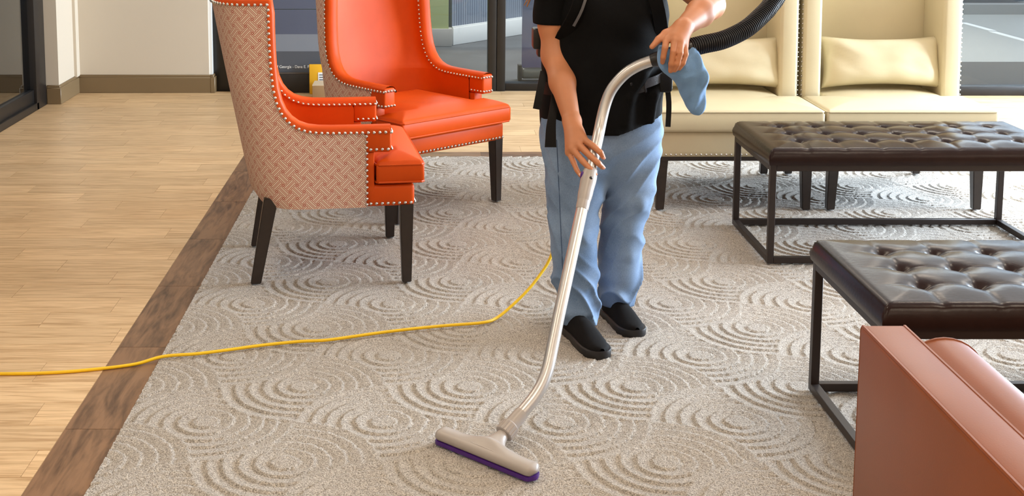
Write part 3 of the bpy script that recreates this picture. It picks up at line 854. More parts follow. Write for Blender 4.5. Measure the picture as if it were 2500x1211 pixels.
# torso, neck, head
body += [((.625, 4.44, .92), (.645, 4.44, 1.15), .145, .14, .03, 1.3), ((.645, 4.44, 1.15), (.645, 4.45, 1.30), .135, .10, .04, 1.3),
         ((.645, 4.44, 1.32), (.645, 4.42, 1.42), .052, .05, .03), ((.645, 4.395, 1.485), (.645, 4.42, 1.54), .072, .086, .03),
         ((.645, 4.33, 1.475), (.645, 4.325, 1.49), .012, .010, .012), ((.645, 4.352, 1.425), (.645, 4.36, 1.43), .03, .03, .03),
         ((.57, 4.415, 1.50), (.565, 4.42, 1.48), .014, .01, .01), ((.72, 4.415, 1.50), (.725, 4.42, 1.48), .014, .01, .01),
         ((.622, 4.333, 1.432), (.668, 4.333, 1.432), .006, .006, .008), ((.618, 4.336, 1.512), (.618, 4.336, 1.512), .012, .012, .006, 1, True), ((.672, 4.336, 1.512), (.672, 4.336, 1.512), .012, .012, .006, 1, True)]
# right arm (left in the picture)
shR, elR, wrR = (.455, 4.43, 1.285), (.448, 4.375, .985), (.487, 4.165, .792)
fm = (.466, 4.285, .905)
body += [((.52, 4.44, 1.29), shR, .06, .055, .03), (shR, (.446, 4.40, 1.09), .055, .053, .02), ((.446, 4.40, 1.09), elR, .053, .042, .02), (elR, fm, .043, .043, .03), (fm, wrR, .043, .0285, .02)]
# right hand: palm, four fingers over the wand, thumb behind it
palmR = [(.494, 4.125, .765)]
kn = {'i': (.514, 4.068, .752), 'm': (.494, 4.055, .738), 'r': (.477, 4.055, .722), 'p': (.468, 4.07, .707)}
for q in kn.values(): body.append((wrR, q, .025, .0145, .014))
body.append(((.494, 4.11, .76), (.488, 4.075, .735), .022, .018, .015))
fR = {'i': [kn['i'], (.541, 4.020, .738), (.561, 4.000, .722), (.570, 4.008, .706)],
      'm': [kn['m'], (.531, 4.002, .708), (.553, 3.985, .690), (.567, 3.992, .676)],
      'r': [kn['r'], (.504, 4.002, .694), (.525, 3.975, .674), (.541, 3.973, .658)],
      'p': [kn['p'], (.478, 4.03, .684), (.486, 4.00, .664), (.496, 3.985, .650)]}
rf = {'i': (.0118, .0104, .0094, .0080), 'm': (.0120, .0106, .0096, .0082), 'r': (.0115, .0102, .0092, .0080), 'p': (.0104, .0092, .0082, .0072)}
for q, pts in fR.items():
    for a in range(3): body.append((pts[a], pts[a + 1], rf[q][a], rf[q][a + 1], .003))
body += [((.500, 4.13, .765), (.520, 4.085, .735), .018, .014, .012), ((.520, 4.085, .735), (.540, 4.075, .705), .0125, .0115, .005), ((.540, 4.075, .705), (.550, 4.06, .680), .0115, .009, .004)]
# left arm (right in the picture)
shL, elL, wrL = (.835, 4.43, 1.29), (.975, 4.335, 1.165), (.832, 4.085, 1.115)
fmL = (.915, 4.215, 1.150)
body += [((.77, 4.44, 1.29), shL, .06, .055, .03), (shL, elL, .055, .045, .03), (elL, fmL, .046, .045, .03), (fmL, wrL, .045, .030, .02)]
kl = {'i': (.771, 4.040, 1.083), 'm': (.795, 4.026, 1.082), 'r': (.815, 4.026, 1.076), 'p': (.830, 4.036, 1.064)}
for q in kl.values(): body.append((wrL, q, .025, .0125, .014))
body.append(((.822, 4.07, 1.105), (.803, 4.045, 1.088), .023, .018, .015))
fL = {'i': [kl['i'], (.762, 4.012, 1.060), (.757, 4.012, 1.030), (.757, 4.022, 1.012)],
      'm': [kl['m'], (.787, 4.003, 1.048), (.781, 4.000, 1.010), (.781, 4.010, .986)],
      'r': [kl['r'], (.809, 4.002, 1.045), (.801, 4.000, 1.010), (.794, 4.010, .988)],
      'p': [kl['p'], (.829, 4.012, 1.040), (.820, 4.006, 1.012), (.809, 4.012, .993)]}
for q, pts in fL.items():
    for a in range(3): body.append((pts[a], pts[a + 1], rf[q][a] * .98, rf[q][a + 1] * .98, .003))
body += [((.818, 4.09, 1.108), (.775, 4.07, 1.098), .02, .0155, .012), ((.775, 4.07, 1.098), (.748, 4.050, 1.082), .0145, .012, .005), ((.748, 4.050, 1.082), (.724, 4.035, 1.060), .012, .0085, .004)]
# lower legs and feet inside jeans and shoes
body += [((.525, 4.35, .42), (.528, 4.315, .10), .05, .036, .02), ((.528, 4.315, .10), (.533, 4.30, .05), .036, .036, .02),
         ((.705, 4.45, .42), (.690, 4.475, .12), .05, .036, .02), ((.690, 4.475, .12), (.692, 4.47, .05), .036, .036, .02),
         ((.56, 4.42, .86), (.525, 4.37, .42), .085, .055, .05), ((.69, 4.43, .86), (.705, 4.45, .42), .085, .055, .05), ((.58, 4.43, .88), (.67, 4.43, .88), .12, .12, .05)]
adopt(sdf_mesh('body', body, (.36, 3.93, .01), (1.06, 4.62, 1.66), .0042, M['skin']))
# nails of the fingers that show
def fnail(p, d, n, parent):
    p = Vector(p); d = Vector(d).normalized(); n = Vector(n); n = (n - d * n.dot(d)).normalized(); s = d.cross(n)
    v = []; 
    for i in range(4):
        for j in range(5):
            a = -1 + 2 * i / 3; b_ = -1 + 2 * j / 4
            v.append(p + d * a * .0055 + s * b_ * .0048 * (1 - .12 * a * a) + n * (.0012 - .0016 * b_ * b_))
    o = pydata('finger_nail', v, grid_faces(4, 5), M['nailskin'], None, 90); adopt(o)
for q, pts in fR.items():
    d = Vector(pts[3]) - Vector(pts[2]); n = Vector((.1, -.9, .35)); nn = (n - d.normalized() * n.dot(d.normalized())).normalized()
    fnail(Vector(pts[3]) + nn * rf[q][3] * .93, d, n, None)
# jeans
Rl = [(.522, 4.400, .72, .112), (.529, 4.388, .60, .108), (.526, 4.376, .50, .102), (.518, 4.362, .40, .086), (.522, 4.350, .30, .080), (.527, 4.338, .20, .077), (.536, 4.325, .12, .070), (.543, 4.318, .045, .064)]
Ll = [(.728, 4.425, .72, .108), (.732, 4.430, .60, .098), (.726, 4.440, .47, .087), (.707, 4.446, .37, .077), (.702, 4.452, .28, .076), (.699, 4.458, .17, .077), (.694, 4.463, .10, .064), (.697, 4.466, .045, .062)]
jp = []
for Lg in (Rl, Ll):
    for a, b_ in zip(Lg, Lg[1:]): jp.append((a[:3], b_[:3], a[3], b_[3], .012))
jp += [((.615, 4.425, .70), (.62, 4.43, .96), .19, .185, .06, 1.42)]
def ridge(pts, r, k=.02):
    return [(a, b_, r, r * .8, k) for a, b_ in zip(pts, pts[1:])]
# broad drags from the knee and the bunched hems
jp += ridge([(.800, 4.40, .50), (.752, 4.365, .462), (.70, 4.375, .445)], .013, .03) + ridge([(.760, 4.44, .305), (.72, 4.40, .262), (.67, 4.41, .262)], .013, .03)
jp += ridge([(.590, 4.33, .40), (.545, 4.298, .365), (.48, 4.305, .365)], .012, .03) + ridge([(.592, 4.31, .215), (.55, 4.276, .178), (.49, 4.285, .175)], .013, .03)
jp += ridge([(.752, 4.46, .125), (.70, 4.412, .105), (.645, 4.44, .115)], .012, .02) + ridge([(.598, 4.30, .115), (.55, 4.262, .090), (.49, 4.275, .095)], .012, .02)
def jd(X, Y, Z):
    """creases that wind round each leg: sharp ridges, strongest behind the knee line and above the hem"""
    out = 0
    for sgn, cx, cy in ((1, .526, 4.35), (-1, .705, 4.45)):
        w = 1 / (1 + np.exp(sgn * (X - .622) / .012))
        th = np.arctan2(Y - cy, X - cx) * sgn
        ph = 27 * Z + 1.9 * th + 1.6 * np.sin(8 * Z + 2.0 * th + sgn) + .8 * np.sin(19 * Z - th)
        rd = 1 - np.abs(np.sin(ph))
        A = .0038 + .0120 * np.exp(-((Z - .14) / .10) ** 2) + .0095 * np.exp(-((Z - .40) / .09) ** 2) + .0050 * np.exp(-((Z - .62) / .06) ** 2)
        m = .5 + .5 * np.sin(1.4 * th + 13 * Z + 2 * sgn)
        out = out - w * A * (rd ** 1.5 - .25) * (.35 + .9 * m)
    return out
def jcut(X, Y, Z):
    return np.maximum(np.where(X < .622, .038 + .10 * (4.33 - Y), .058 + .14 * (4.45 - Y) * 0 + 0 * Y) - Z, Z - .90)
adopt(sdf_mesh('jeans', jp, (.36, 4.18, .0), (.90, 4.62, .96), .0048, M['jeans'], disp=jd, cut=jcut))
from mathutils.bvhtree import BVHTree
jb = bpy.data.objects['jeans']; bv = BVHTree.FromPolygons([v.co for v in jb.data.vertices], [p.vertices for p in jb.data.polygons])
sm = []
for k in range(26):
    z = .70 - .54 * k / 25; hit = bv.ray_cast(Vector((.452 + .028 * k / 25, 3.9, z)) - base_w, Vector((0, 1, 0)))[0]
    if hit: sm.append(hit + Vector((0, -.0004, 0)))
tube('side_seam', sm, .0016, mat('denim_stitch', s2l(66, 88, 122), .8), P, 6)
# shirt
sp_ = [((.618, 4.43, .74), (.628, 4.43, .95), .214, .208, .04, 1.28), ((.628, 4.43, .95), (.645, 4.435, 1.12), .206, .198, .05, 1.36), ((.645, 4.435, 1.12), (.645, 4.44, 1.24), .195, .150, .05, 1.42),
       ((.53, 4.44, 1.295), (.76, 4.44, 1.295), .072, .072, .05), ((.565, 4.335, 1.14), (.585, 4.335, 1.12), .075, .075, .06), ((.715, 4.335, 1.14), (.70, 4.335, 1.12), .075, .075, .06)]
sp_ += ridge([(.80, 4.30, .99), (.74, 4.285, .93), (.70, 4.28, .85), (.69, 4.28, .76)], .012, .025) + ridge([(.815, 4.33, .93), (.785, 4.305, .86), (.775, 4.30, .76)], .013, .025) + ridge([(.55, 4.285, .95), (.52, 4.29, .85), (.52, 4.29, .75)], .012, .03)
def sd_(X, Y, Z): return .004 * np.sin(30 * X + 9 * Z + 3 * np.sin(7 * Z)) * np.clip((1.0 - Z) * 5, 0, 1) + .002 * np.sin(41 * Z + 23 * X)
def scut(X, Y, Z): return (.722 + .315 * np.maximum(X - .66, 0) + .02 * np.maximum(.5 - X, 0)) - Z + 0 * Y
shirt = sdf_mesh('t_shirt', sp_, (.36, 4.12, .66), (.92, 4.66, 1.40), .0052, M['shirt'], disp=sd_, cut=scut)
slv = [((.50, 4.44, 1.29), shR, .075, .075, .03), (shR, (.443, 4.405, 1.05), .074, .071, .02)]
s1 = sdf_mesh('sleeve', slv, (.33, 4.28, 1.0), (.62, 4.56, 1.40), .0046, M['shirt'], disp=lambda X, Y, Z: .002 * np.sin(50 * Z + 30 * X), cut=lambda X, Y, Z: 1.093 - Z + 0 * X + 0 * Y)
dL = (np.array(elL) - np.array(shL)); dL = dL / np.linalg.norm(dL)
slv = [((.79, 4.44, 1.29), shL, .075, .072, .03), (shL, tuple(np.array(shL) + dL * .14), .072, .066, .02)]
pc = np.array(shL) + dL * .085
s2 = sdf_mesh('sleeve', slv, (.68, 4.26, 1.02), (1.08, 4.58, 1.42), .0046, M['shirt'], cut=lambda X, Y, Z: (X - pc[0]) * dL[0] + (Y - pc[1]) * dL[1] + (Z - pc[2]) * dL[2])
join_into(shirt, s1); join_into(shirt, s2); adopt(shirt)
# shoes
def shoe(heel, toe, name='shoe'):
    hx, hy = heel; tx, ty = toe; d = Vector((tx - hx, ty - hy, 0)); L_ = d.length; d.normalize(); s = Vector((-d.y, d.x, 0)); o = Vector((hx, hy, 0))
    tt = [0, .02, .06, .12, .22, .35, .5, .65, .78, .88, .94, .98, 1.0]
    ww = [.012, .022, .030, .035, .0365, .0365, .041, .0465, .0475, .042, .034, .022, .010]
    hh = [.074, .078, .082, .084, .086, .092, .088, .072, .058, .050, .046, .043, .040]
    up = []; so = []
    K = 13
    for t, w, h_ in zip(tt, ww, hh):
        c = o + d * (t * L_)
        for k in range(K):
            a = PI * k / (K - 1); cc = math.cos(a); ss = math.sin(a)
            up.append(c + s * (w * .95 * math.copysign(abs(cc) ** .75, cc)) + Vector((0, 0, .022 + (h_ - .022) * ss ** .8)))
    q = pydata('shoe', up, grid_faces(len(tt), K), M['shoe'], None, 60)
    ring = []
    for t, w in zip(tt, ww): ring.append((t, w))
    outl = [(t, w) for t, w in ring] + [(t, -w) for t, w in ring[::-1]]
    v = []; n = len(outl)
    for z, g in ((.0, .9), (.004, 1.05), (.027, 1.08), (.031, 1.0)):
        for t, w in outl:
            tq = .5 + (t - .5) * (1 + .035 * g); v.append(o + d * (tq * L_) + s * (w * g + math.copysign(.002, w)) + Vector((0, 0, z)))
    f = grid_faces(4, n, True) + [tuple(range(n))[::-1], tuple(3 * n + k for k in range(n))]
    sole = pydata('sole', v, f, M['rubber'], None, 50)
    # stitched vamp line and elastic gore
    vl = []
    for k in range(2, K - 2):
        a = PI * k / (K - 1); cc = math.cos(a); ss = math.sin(a); t = .60 - .10 * ss ** 2; w = .0465; h_ = .080
        vl.append(o + d * (t * L_) + s * (w * .95 * math.copysign(abs(cc) ** .75, cc)) + Vector((0, 0, .0235 + (h_ - .020) * ss ** .8)))
    adopt(q); adopt(sole); sole.parent = q; sole.data.name = 'sole'
    return q
shoe((.508, 4.335), (.588, 4.068)); shoe((.668, 4.525), (.738, 4.268))
# hair: long locks falling behind and in front of the right shoulder
hv = []; hf = []
def lock(pts, r):
    path = catmull(pts, 5); n = len(path)
    v, f = tube_data(path, [r * (1 - .85 * (i / (n - 1)) ** 2.2) + .0008 for i in range(n)], 7); o = len(hv); hv.extend(v); hf.extend([tuple(o + q for q in ff) for ff in f])
for k in range(34):
    a = -2.2 + 4.4 * k / 33; ca, sa = math.sin(a), math.cos(a)
    tipz = 1.24 + random.uniform(-.03, .03)
    lock([(.645 + .03 * ca, 4.42 + .02 * sa, 1.625), (.645 + .085 * ca, 4.43 + .075 * sa, 1.57), (.645 + .098 * ca, 4.44 + .085 * sa, 1.47), (.645 + .11 * ca, 4.45 + .08 * sa, 1.36), (.645 + .13 * ca, 4.455 + .09 * sa, tipz)], .017)
for k, (x, z) in enumerate(((.335, 1.165), (.345, 1.16), (.35, 1.19), (.365, 1.2), (.36, 1.21))):
    lock([(.56, 4.42, 1.50), (.50, 4.40, 1.40), (.44, 4.36, 1.32), (.385, 4.33, 1.25), (x, 4.32 + .005 * k, z)], .010 if k else .006)
adopt(pydata('hair', hv, hf, M['hair'], None, 60))

# ------------------------------------------------------------------ backpack vacuum: harness, hose, wand, floor tool
VB = Vector((.64, 4.62, .0))
V = tag(empty('backpack_vacuum', VB), 'backpack vacuum with black hose, bent aluminium wand and gray floor tool', 'vacuum cleaner')
def vad(o, parent=None):
    o.data.transform(Matrix.Translation(-VB)); o.parent = parent or V; return o
vad(tube('canister', [(.64, 4.70, .90), (.64, 4.70, .92), (.64, 4.70, .95), (.64, 4.70, 1.30), (.64, 4.70, 1.36), (.64, 4.70, 1.39)], [.08, .11, .125, .125, .11, .05], M['blackplastic'], None, 28))
vad(box('back_plate', .47, .81, 4.575, 4.60, .88, 1.33, M['blackplastic'], None, .012))
vad(box('side_clip', .385, .44, 4.52, 4.60, .985, 1.06, M['blackplastic'], None, .008))
vad(box('side_clip', .402, .46, 4.53, 4.60, .955, 1.01, M['blackplastic'], None, .008))
vad(box('side_clip', .392, .44, 4.52, 4.60, 1.075, 1.13, M['blackplastic'], None, .012))
# waist belt following the shirt
def belt_ring(z, w, h_, a0=0, a1=2 * PI, n=64):
    v = []
    for i in range(n + 1):
        a = a0 + (a1 - a0) * i / n; c, s = math.cos(a), math.sin(a)
        for dz, q in ((-h_, .0), (-h_, .006), (h_, .006), (h_, .0)):
            v.append((.626 + (w + q) * c, 4.435 + (w / 1.42 + q) * s, z + dz + .03 * c))
    f = []
    for i in range(n):
        for k in range(4): f.append((i * 4 + k, i * 4 + (k + 1) % 4, (i + 1) * 4 + (k + 1) % 4, (i + 1) * 4 + k))
    return v, f
v, f = belt_ring(.895, .213, .022); vad(pydata('waist_belt', v, f, M['web'], None, 50))
# buckle on the front left of the belt
bk = bmesh.new(); rbox(bk, -.028, .008, -.008, .008, -.024, .024, .004, 2); rbox(bk, -.04, -.026, -.006, .006, -.022, -.008, .003, 1); rbox(bk, -.04, -.026, -.006, .006, .008, .022, .003, 1); rbox(bk, .006, .016, -.009, .009, -.027, .027, .003, 1)
ob = obj('buckle', bk, M['blackplastic']); ob.data.transform(Matrix.Translation((.735, 4.285, .893)) @ Matrix.Rotation(math.radians(14), 4, 'Z') @ Matrix.Rotation(math.radians(-12), 4, 'Y')); vad(ob)
ws = []
for i in range(9):
    t = i / 8; ws.append((.748 + .083 * t, 4.286 + .055 * t * t, .900 + .024 * t))
v = []
for p in ws:
    for dy, dz in ((-.004, -.016), (-.008, -.016), (-.008, .016), (-.004, .016)): v.append((p[0], p[1] + dy, p[2] + dz))
f = []
for i in range(8):
    for k in range(4): f.append((i * 4 + k, i * 4 + (k + 1) % 4, (i + 1) * 4 + (k + 1) % 4, (i + 1) * 4 + k))
f += [(0, 1, 2, 3), (32, 33, 34, 35)]
vad(pydata('webbing', v, f, mat('grey_webbing', s2l(58, 62, 70), .35, bump=.3, bscale=300), None, 40))
def strap(pts, w, t, name='strap', m='web'):
    path = catmull(pts, 4); v = []
    for i, p in enumerate(path):
        tg = (path[min(i + 1, len(path) - 1)] - path[max(i - 1, 0)]).normalized(); s = tg.cross(Vector((0, 1, 0)))
        s = s.normalized() if s.length > .1 else Vector((1, 0, 0)); n = s.cross(tg).normalized()
        ww = w if not hasattr(w, '__len__') else w[0] + (w[1] - w[0]) * i / (len(path) - 1)
        for a, b_ in ((-1, -1), (1, -1), (1, 1), (-1, 1)): v.append(p + s * a * ww / 2 + n * b_ * t / 2)
    f = []
    for i in range(len(path) - 1):
        for k in range(4): f.append((i * 4 + k, i * 4 + (k + 1) % 4, (i + 1) * 4 + (k + 1) % 4, (i + 1) * 4 + k))
    q = 4 * (len(path) - 1); f += [(0, 1, 2, 3), (q, q + 1, q + 2, q + 3)]
    return vad(pydata(name, v, f, M[m], None, 40))
strap([(.410, 4.36, .93), (.395, 4.33, .87), (.382, 4.32, .805)], .026, .004)                       # loose belt tail
strap([(.445, 4.30, .885), (.432, 4.265, .80), (.426, 4.255, .75), (.425, 4.25, .686)], (.02, .040), .004)  # second tail
strap([(.842, 4.40, .90), (.848, 4.37, .82), (.845, 4.36, .735)], .018, .004)
vad(box('pouch', .800, .848, 4.30, 4.36, .865, .935, M['web'], None, .012))
strap([(.60, 4.30, 1.34), (.555, 4.262, 1.25), (.525, 4.245, 1.16), (.500, 4.27, 1.10)], .009, .003, 'strap_piping', 'webgray')
strap([(.575, 4.32, 1.36), (.535, 4.275, 1.25), (.508, 4.262, 1.15), (.46, 4.36, 1.03)], .045, .012, 'shoulder_strap', 'shirt')
strap([(.72, 4.32, 1.36), (.755, 4.275, 1.25), (.785, 4.27, 1.15), (.82, 4.36, 1.03)], .045, .012, 'shoulder_strap', 'shirt')
# wand
wand = [(.225, 3.405, .052), (.250, 3.43, .070), (.282, 3.458, .094), (.312, 3.487, .118), (.336, 3.516, .145), (.355, 3.550, .178), (.371, 3.592, .222), (.392, 3.648, .285), (.508, 3.94, .610), (.556, 4.058, .742), (.5675, 4.087, .775),
        (.578, 4.105, .815), (.590, 4.116, .858), (.606, 4.121, .899), (.630, 4.12, .935), (.660, 4.115, .966), (.695, 4.106, .989), (.728, 4.096, 1.004), (.752, 4.09, 1.013)]
wp = []
for a in (0,): wp = catmull(wand[:8], 4)[:-1] + [Vector(wand[7]).lerp(Vector(wand[8]), k / 4) for k in range(4)] + [Vector(wand[8]).lerp(Vector(wand[9]), k / 3) for k in range(3)] + catmull(wand[9:], 4)
wnd = vad(tube('wand', wp, .0185, M['alu'], None, 24))
def seg(path, i0, t0, i1, t1): pass
def along(path, s):
    acc = 0
    for a, b_ in zip(path, path[1:]):
        l = (b_ - a).length
        if acc + l >= s: return a.lerp(b_, (s - acc) / l)
        acc += l
    return path[-1]
total = sum((b_ - a).length for a, b_ in zip(wp, wp[1:]))
def at_z(z):
    for k in range(1000):
        p = along(wp, total * k / 1000)
        if p.z > z: return total * k / 1000
def ptube(name, s0, s1, radii, m, parent=None, seg=24):
    n = len(radii); return vad(tube(name, [along(wp, s0 + (s1 - s0) * k / (n - 1)) for k in range(n)], radii, M[m], None, seg), parent)
s0 = at_z(.582); jn = ptube('joint_collar', s0, s0 + .12, [.0205, .0225, .0235, .0235, .0245, .0255, .0255, .024, .021], 'grayplastic')
jc = along(wp, s0 + .085); t = (along(wp, s0 + .1) - along(wp, s0 + .06)).normalized(); side = Vector((-1, -.1, 0)); side = (side - t * side.dot(t)).normalized()
bq = bmesh.new(); bmesh.ops.create_uvsphere(bq, u_segments=12, v_segments=8, radius=.012); ob = obj('release_button', bq, M['purple'], None, 80); ob.data.transform(Matrix.Translation(jc + side * .021) @ Matrix.Diagonal((.6, .8, 1.6, 1))); vad(ob, jn)
bq = bmesh.new(); bmesh.ops.create_uvsphere(bq, u_segments=12, v_segments=8, radius=.0055); ob = obj('pin', bq, M['iron'], None, 80); ob.data.transform(Matrix.Translation(jc + Vector((.004, -.0235, .008)))); vad(ob, jn)
ptube('joint_sleeve', s0 - .03, s0 + .005, [.0195, .0205, .0208, .0205], 'grayplastic')
ptube('cuff', .0, .075, [.021, .0215, .0215, .0212, .0205], 'grayplastic')
# swivel collar with ribs, below the cuff
cl = [(Vector((.2285, 3.4085, .0545)) + Vector((.0, .0, .0)))]
d0 = (along(wp, .03) - along(wp, 0)).normalized(); p0 = along(wp, 0)
col = vad(tube('swivel_collar', [p0 - d0 * .012, p0 - d0 * .010, p0 + d0 * .022, p0 + d0 * .026], [.0235, .0265, .0265, .022], M['grayplastic'], None, 28))
for k in range(16):
    a = 2 * PI * k / 16; n = d0.orthogonal().normalized(); b_ = d0.cross(n); q = p0 + (n * math.cos(a) + b_ * math.sin(a)) * .0268
    vad(tube('rib', [q - d0 * .008, q + d0 * .02], .0016, M['grayplastic'], None, 5), col)
# floor tool: long rounded bar with a sweeping neck
ta, tb_ = Vector((.030, 3.432, 0)), Vector((.288, 3.190, 0)); td = (tb_ - ta).normalized(); tn = Vector((-td.y, td.x, 0)); TL = (tb_ - ta).length
if tn.y < 0: tn = -tn
v = []; n1, n2 = 41, 20
for i in range(n1):
    t = i / (n1 - 1); e = 1 - abs(2 * t - 1) ** 14
    e2 = max(.02, 1 - max(0, abs(2 * t - 1) - .90) ** 2 / .01) ** .5
    c = ta + td * (t * TL); bump_ = math.exp(-((t - .5) / .16) ** 2)
    for k in range(n2):
        a = 2 * PI * k / n2; cx, cz = math.cos(a), math.sin(a)
        hw = (.027 + .010 * bump_ * (cx > 0)) * e2; hz = .0165 * e2
        z = .036 + hz * math.copysign(abs(cz) ** .7, cz) + (.020 * bump_ * max(0, cz) * max(0, .4 + cx))
        v.append(c + tn * (hw * math.copysign(abs(cx) ** .8, cx) + .008) + Vector((0, 0, max(z, .022))))
ft = vad(pydata('floor_tool', v, grid_faces(n1, n2, True) + [tuple(range(n2)), tuple((n1 - 1) * n2 + k for k in range(n2))], M['grayplastic'], None, 55))
v = []
for i in range(n1):
    t = i / (n1 - 1); e2 = max(.02, 1 - max(0, abs(2 * t - 1) - .90) ** 2 / .01) ** .5; c = ta + td * (t * TL)
    for x, z in ((-.0265, .012), (-.0275, .019), (-.0272, .023), (.0, .024), (.0272, .023), (.0275, .019), (.0265, .012)): v.append(c + tn * (x * (e2 * .98 + .03) + .008) + Vector((0, 0, z)))
vad(pydata('bumper', v, grid_faces(n1, 7, True) + [tuple(range(7)), tuple((n1 - 1) * 7 + k for k in range(7))], M['purple'], None, 50), ft)
# neck: web rising from the bar up to the swivel
mc = ta + td * (TL * .5)
rows = []
for i in range(12):
    t = i / 11; c = mc.lerp(p0 - d0 * .006, t) + tn * (.006 * math.sin(PI * t)); c.z = .045 + (p0.z - .004 - .045) * t ** 1.2
    wd = .017 + .085 * (1 - t) ** 2.4; th = .016 - .001 * t
    if t > .75: th = .016
    rows.append([c + td * (wd * math.copysign(abs(math.cos(a)) ** .8, math.cos(a))) + Vector((0, 0, th * math.sin(a) - .008 * (1 - t))) + tn * (-.4 * th * math.sin(a)) for a in np.linspace(0, 2 * PI, 20, endpoint=False)])
vad(pydata('neck', [p for r in rows for p in r], grid_faces(12, 20, True) + [tuple(range(20)), tuple(11 * 20 + k for k in range(20))], M['grayplastic'], None, 60), ft)
# handle grip and hose
hp = [(.735, 4.094, 1.007), (.760, 4.086, 1.016), (.797, 4.078, 1.032), (.83, 4.073, 1.045), (.861, 4.072, 1.055)]
vad(tube('handle_grip', catmull(hp, 4), [.0225] * 2 + [.0245] * 4 + [.0225] * 8 + [.026] * 3, M['blackplastic'], None, 24))
hpath = catmull([(.855, 4.072, 1.053), (.905, 4.083, 1.063), (.960, 4.10, 1.072), (1.010, 4.125, 1.087), (1.058, 4.15, 1.108), (1.105, 4.185, 1.138), (1.150, 4.225, 1.172), (1.19, 4.275, 1.22), (1.205, 4.36, 1.33), (1.15, 4.48, 1.43), (1.0, 4.60, 1.48), (.82, 4.68, 1.46), (.70, 4.70, 1.41), (.66, 4.70, 1.36)], 30)
fine = []
tot = sum((b_ - a).length for a, b_ in zip(hpath, hpath[1:])); n = int(tot / .0019)
acc = 0; i = 0; L_ = 0
cum = [0]
for a, b_ in zip(hpath, hpath[1:]): cum.append(cum[-1] + (b_ - a).length)
arr = np.array([tuple(p) for p in hpath])
ss = np.linspace(0, tot, n)
fx = [np.interp(ss, cum, arr[:, k]) for k in range(3)]
fine = [Vector((fx[0][k], fx[1][k], fx[2][k])) for k in range(n)]
rr = [.0285 + .0022 * (1 if (k % 4) in (1, 2) else -1) for k in range(n)]
vad(tube('hose', fine, rr, M['hose'], None, 18))

# blue cloth hanging over the grip
def make_cloth():
    # rows from the grip down: z, left x, right x, front y
    R = [(1.052, .752, .868, 4.040), (1.036, .745, .880, 4.030), (1.012, .744, .890, 4.024), (.990, .750, .902, 4.020), (.972, .765, .910, 4.018), (.950, .800, .912, 4.022), (.925, .815, .908, 4.030), (.900, .826, .908, 4.036),
         (.875, .838, .910, 4.040), (.853, .850, .908, 4.042), (.838, .862, .898, 4.045), (.832, .872, .890, 4.048)]
    K = 30; v = []
    RR = catmull([(r[0], r[1], 0) for r in R], 3); RB = catmull([(r[2], r[3], 0) for r in R], 3)
    for i, (a, b_) in enumerate(zip(RR, RB)):
        z, xl = a.x, a.y; xr, yf = b_.x, b_.y; cx, hw = (xl + xr) / 2, (xr - xl) / 2; u = i / (len(RR) - 1)
        for k in range(K):
            an = 2 * PI * k / K; c, s = math.cos(an), math.sin(an)
            x = cx + hw * math.copysign(abs(c) ** .7, c)
            fold = .011 * math.sin((x - .75) * 85 + z * 30) * (1 - u) + .005 * math.sin((x - .75) * 160 - z * 60)
            y = yf + .026 - (.015 + .016 * (1 - u)) * s * (.7 + .3 * abs(s)) + fold * (1 if s > 0 else .6)
            v.append((x, y, z + .006 * math.sin(x * 60) * (1 - u)))
    n = len(RR)
    f = grid_faces(n, K, True) + [tuple(range(K))[::-1], tuple((n - 1) * K + k for k in range(K))]
    o = pydata('microfibre_cloth', v, f, M['cloth'], None, 70)
    bm = bmesh.new(); rows2 = []
    o2 = None
    return tag(o, 'light blue microfibre cloth hanging from the hand on the vacuum grip', 'cloth')
make_cloth()

# ------------------------------------------------------------------ extension cord
cp = [(.60, 4.70, .91), (.54, 4.66, .70), (.505, 4.64, .42), (.479, 4.62, .235), (.459, 4.60, .178), (.426, 4.57, .137), (.378, 4.53, .091), (.315, 4.48, .047), (.256, 4.43, .0175), (.205, 4.382, .0175), (.088, 4.355, .0175), (-.015, 4.328, .0175), (-.115, 4.296, .0175), (-.2, 4.264, .0175), (-.339, 4.209, .0175), (-.436, 4.194, .0175), (-.559, 4.159, .0175),
      (-.664, 4.118, .0175), (-.768, 4.081, .0175), (-.875, 4.06, .0165), (-.959, 4.017, .007), (-1.071, 3.978, .006), (-1.209, 3.947, .006), (-1.379, 3.937, .006), (-1.7, 3.95, .006), (-2.1, 4.02, .006)]
tag(tube('extension_cord', catmull(cp, 6), .0055, M['yellow'], None, 10), 'yellow extension cord trailing from the vacuum across the carpet and wood floor', 'cord')

# ------------------------------------------------------------------ things against the storefront
def text(name, s, size, loc, m, parent, ext=.0006):
    c = bpy.data.curves.new(name, 'FONT'); c.body = s; c.size = size; c.extrude = ext
    o = bpy.data.objects.new(name, c); C.objects.link(o)
    dg = bpy.context.evaluated_depsgraph_get(); me = bpy.data.meshes.new_from_object(o.evaluated_get(dg)); bpy.data.objects.remove(o)
    me.materials.append(m); q = link(name, me, parent); q.location = loc; q.rotation_euler = (PI / 2, 0, 0); return q
navy = mat('navy_print', s2l(74, 80, 98), .5, var=.06, vscale=3); grayp = mat('gray_print', s2l(112, 118, 128), .5); slate = mat('slate_print', s2l(70, 74, 82), .5)
e = tag(empty('display_board', (-1.10, 9.40, 0)), 'navy and gray striped display board with white lettering against the storefront', 'sign')
box('plinth', -.34, .36, -.04, .02, 0, .145, M['black_frame'], e, .004)
box('ledge', -.34, .36, -.045, .02, .145, .155, mat('brown_ledge', s2l(72, 64, 58), .6), e)
box('lower_band', -.34, .36, -.02, .01, .155, .312, slate, e); box('middle_band', -.34, .36, -.02, .01, .312, .440, grayp, e)
box('upper_band', -.34, .36, -.02, .01, .440, .625, navy, e); box('upper_band', -.34, .36, -.02, .01, .629, 1.5, navy, e)
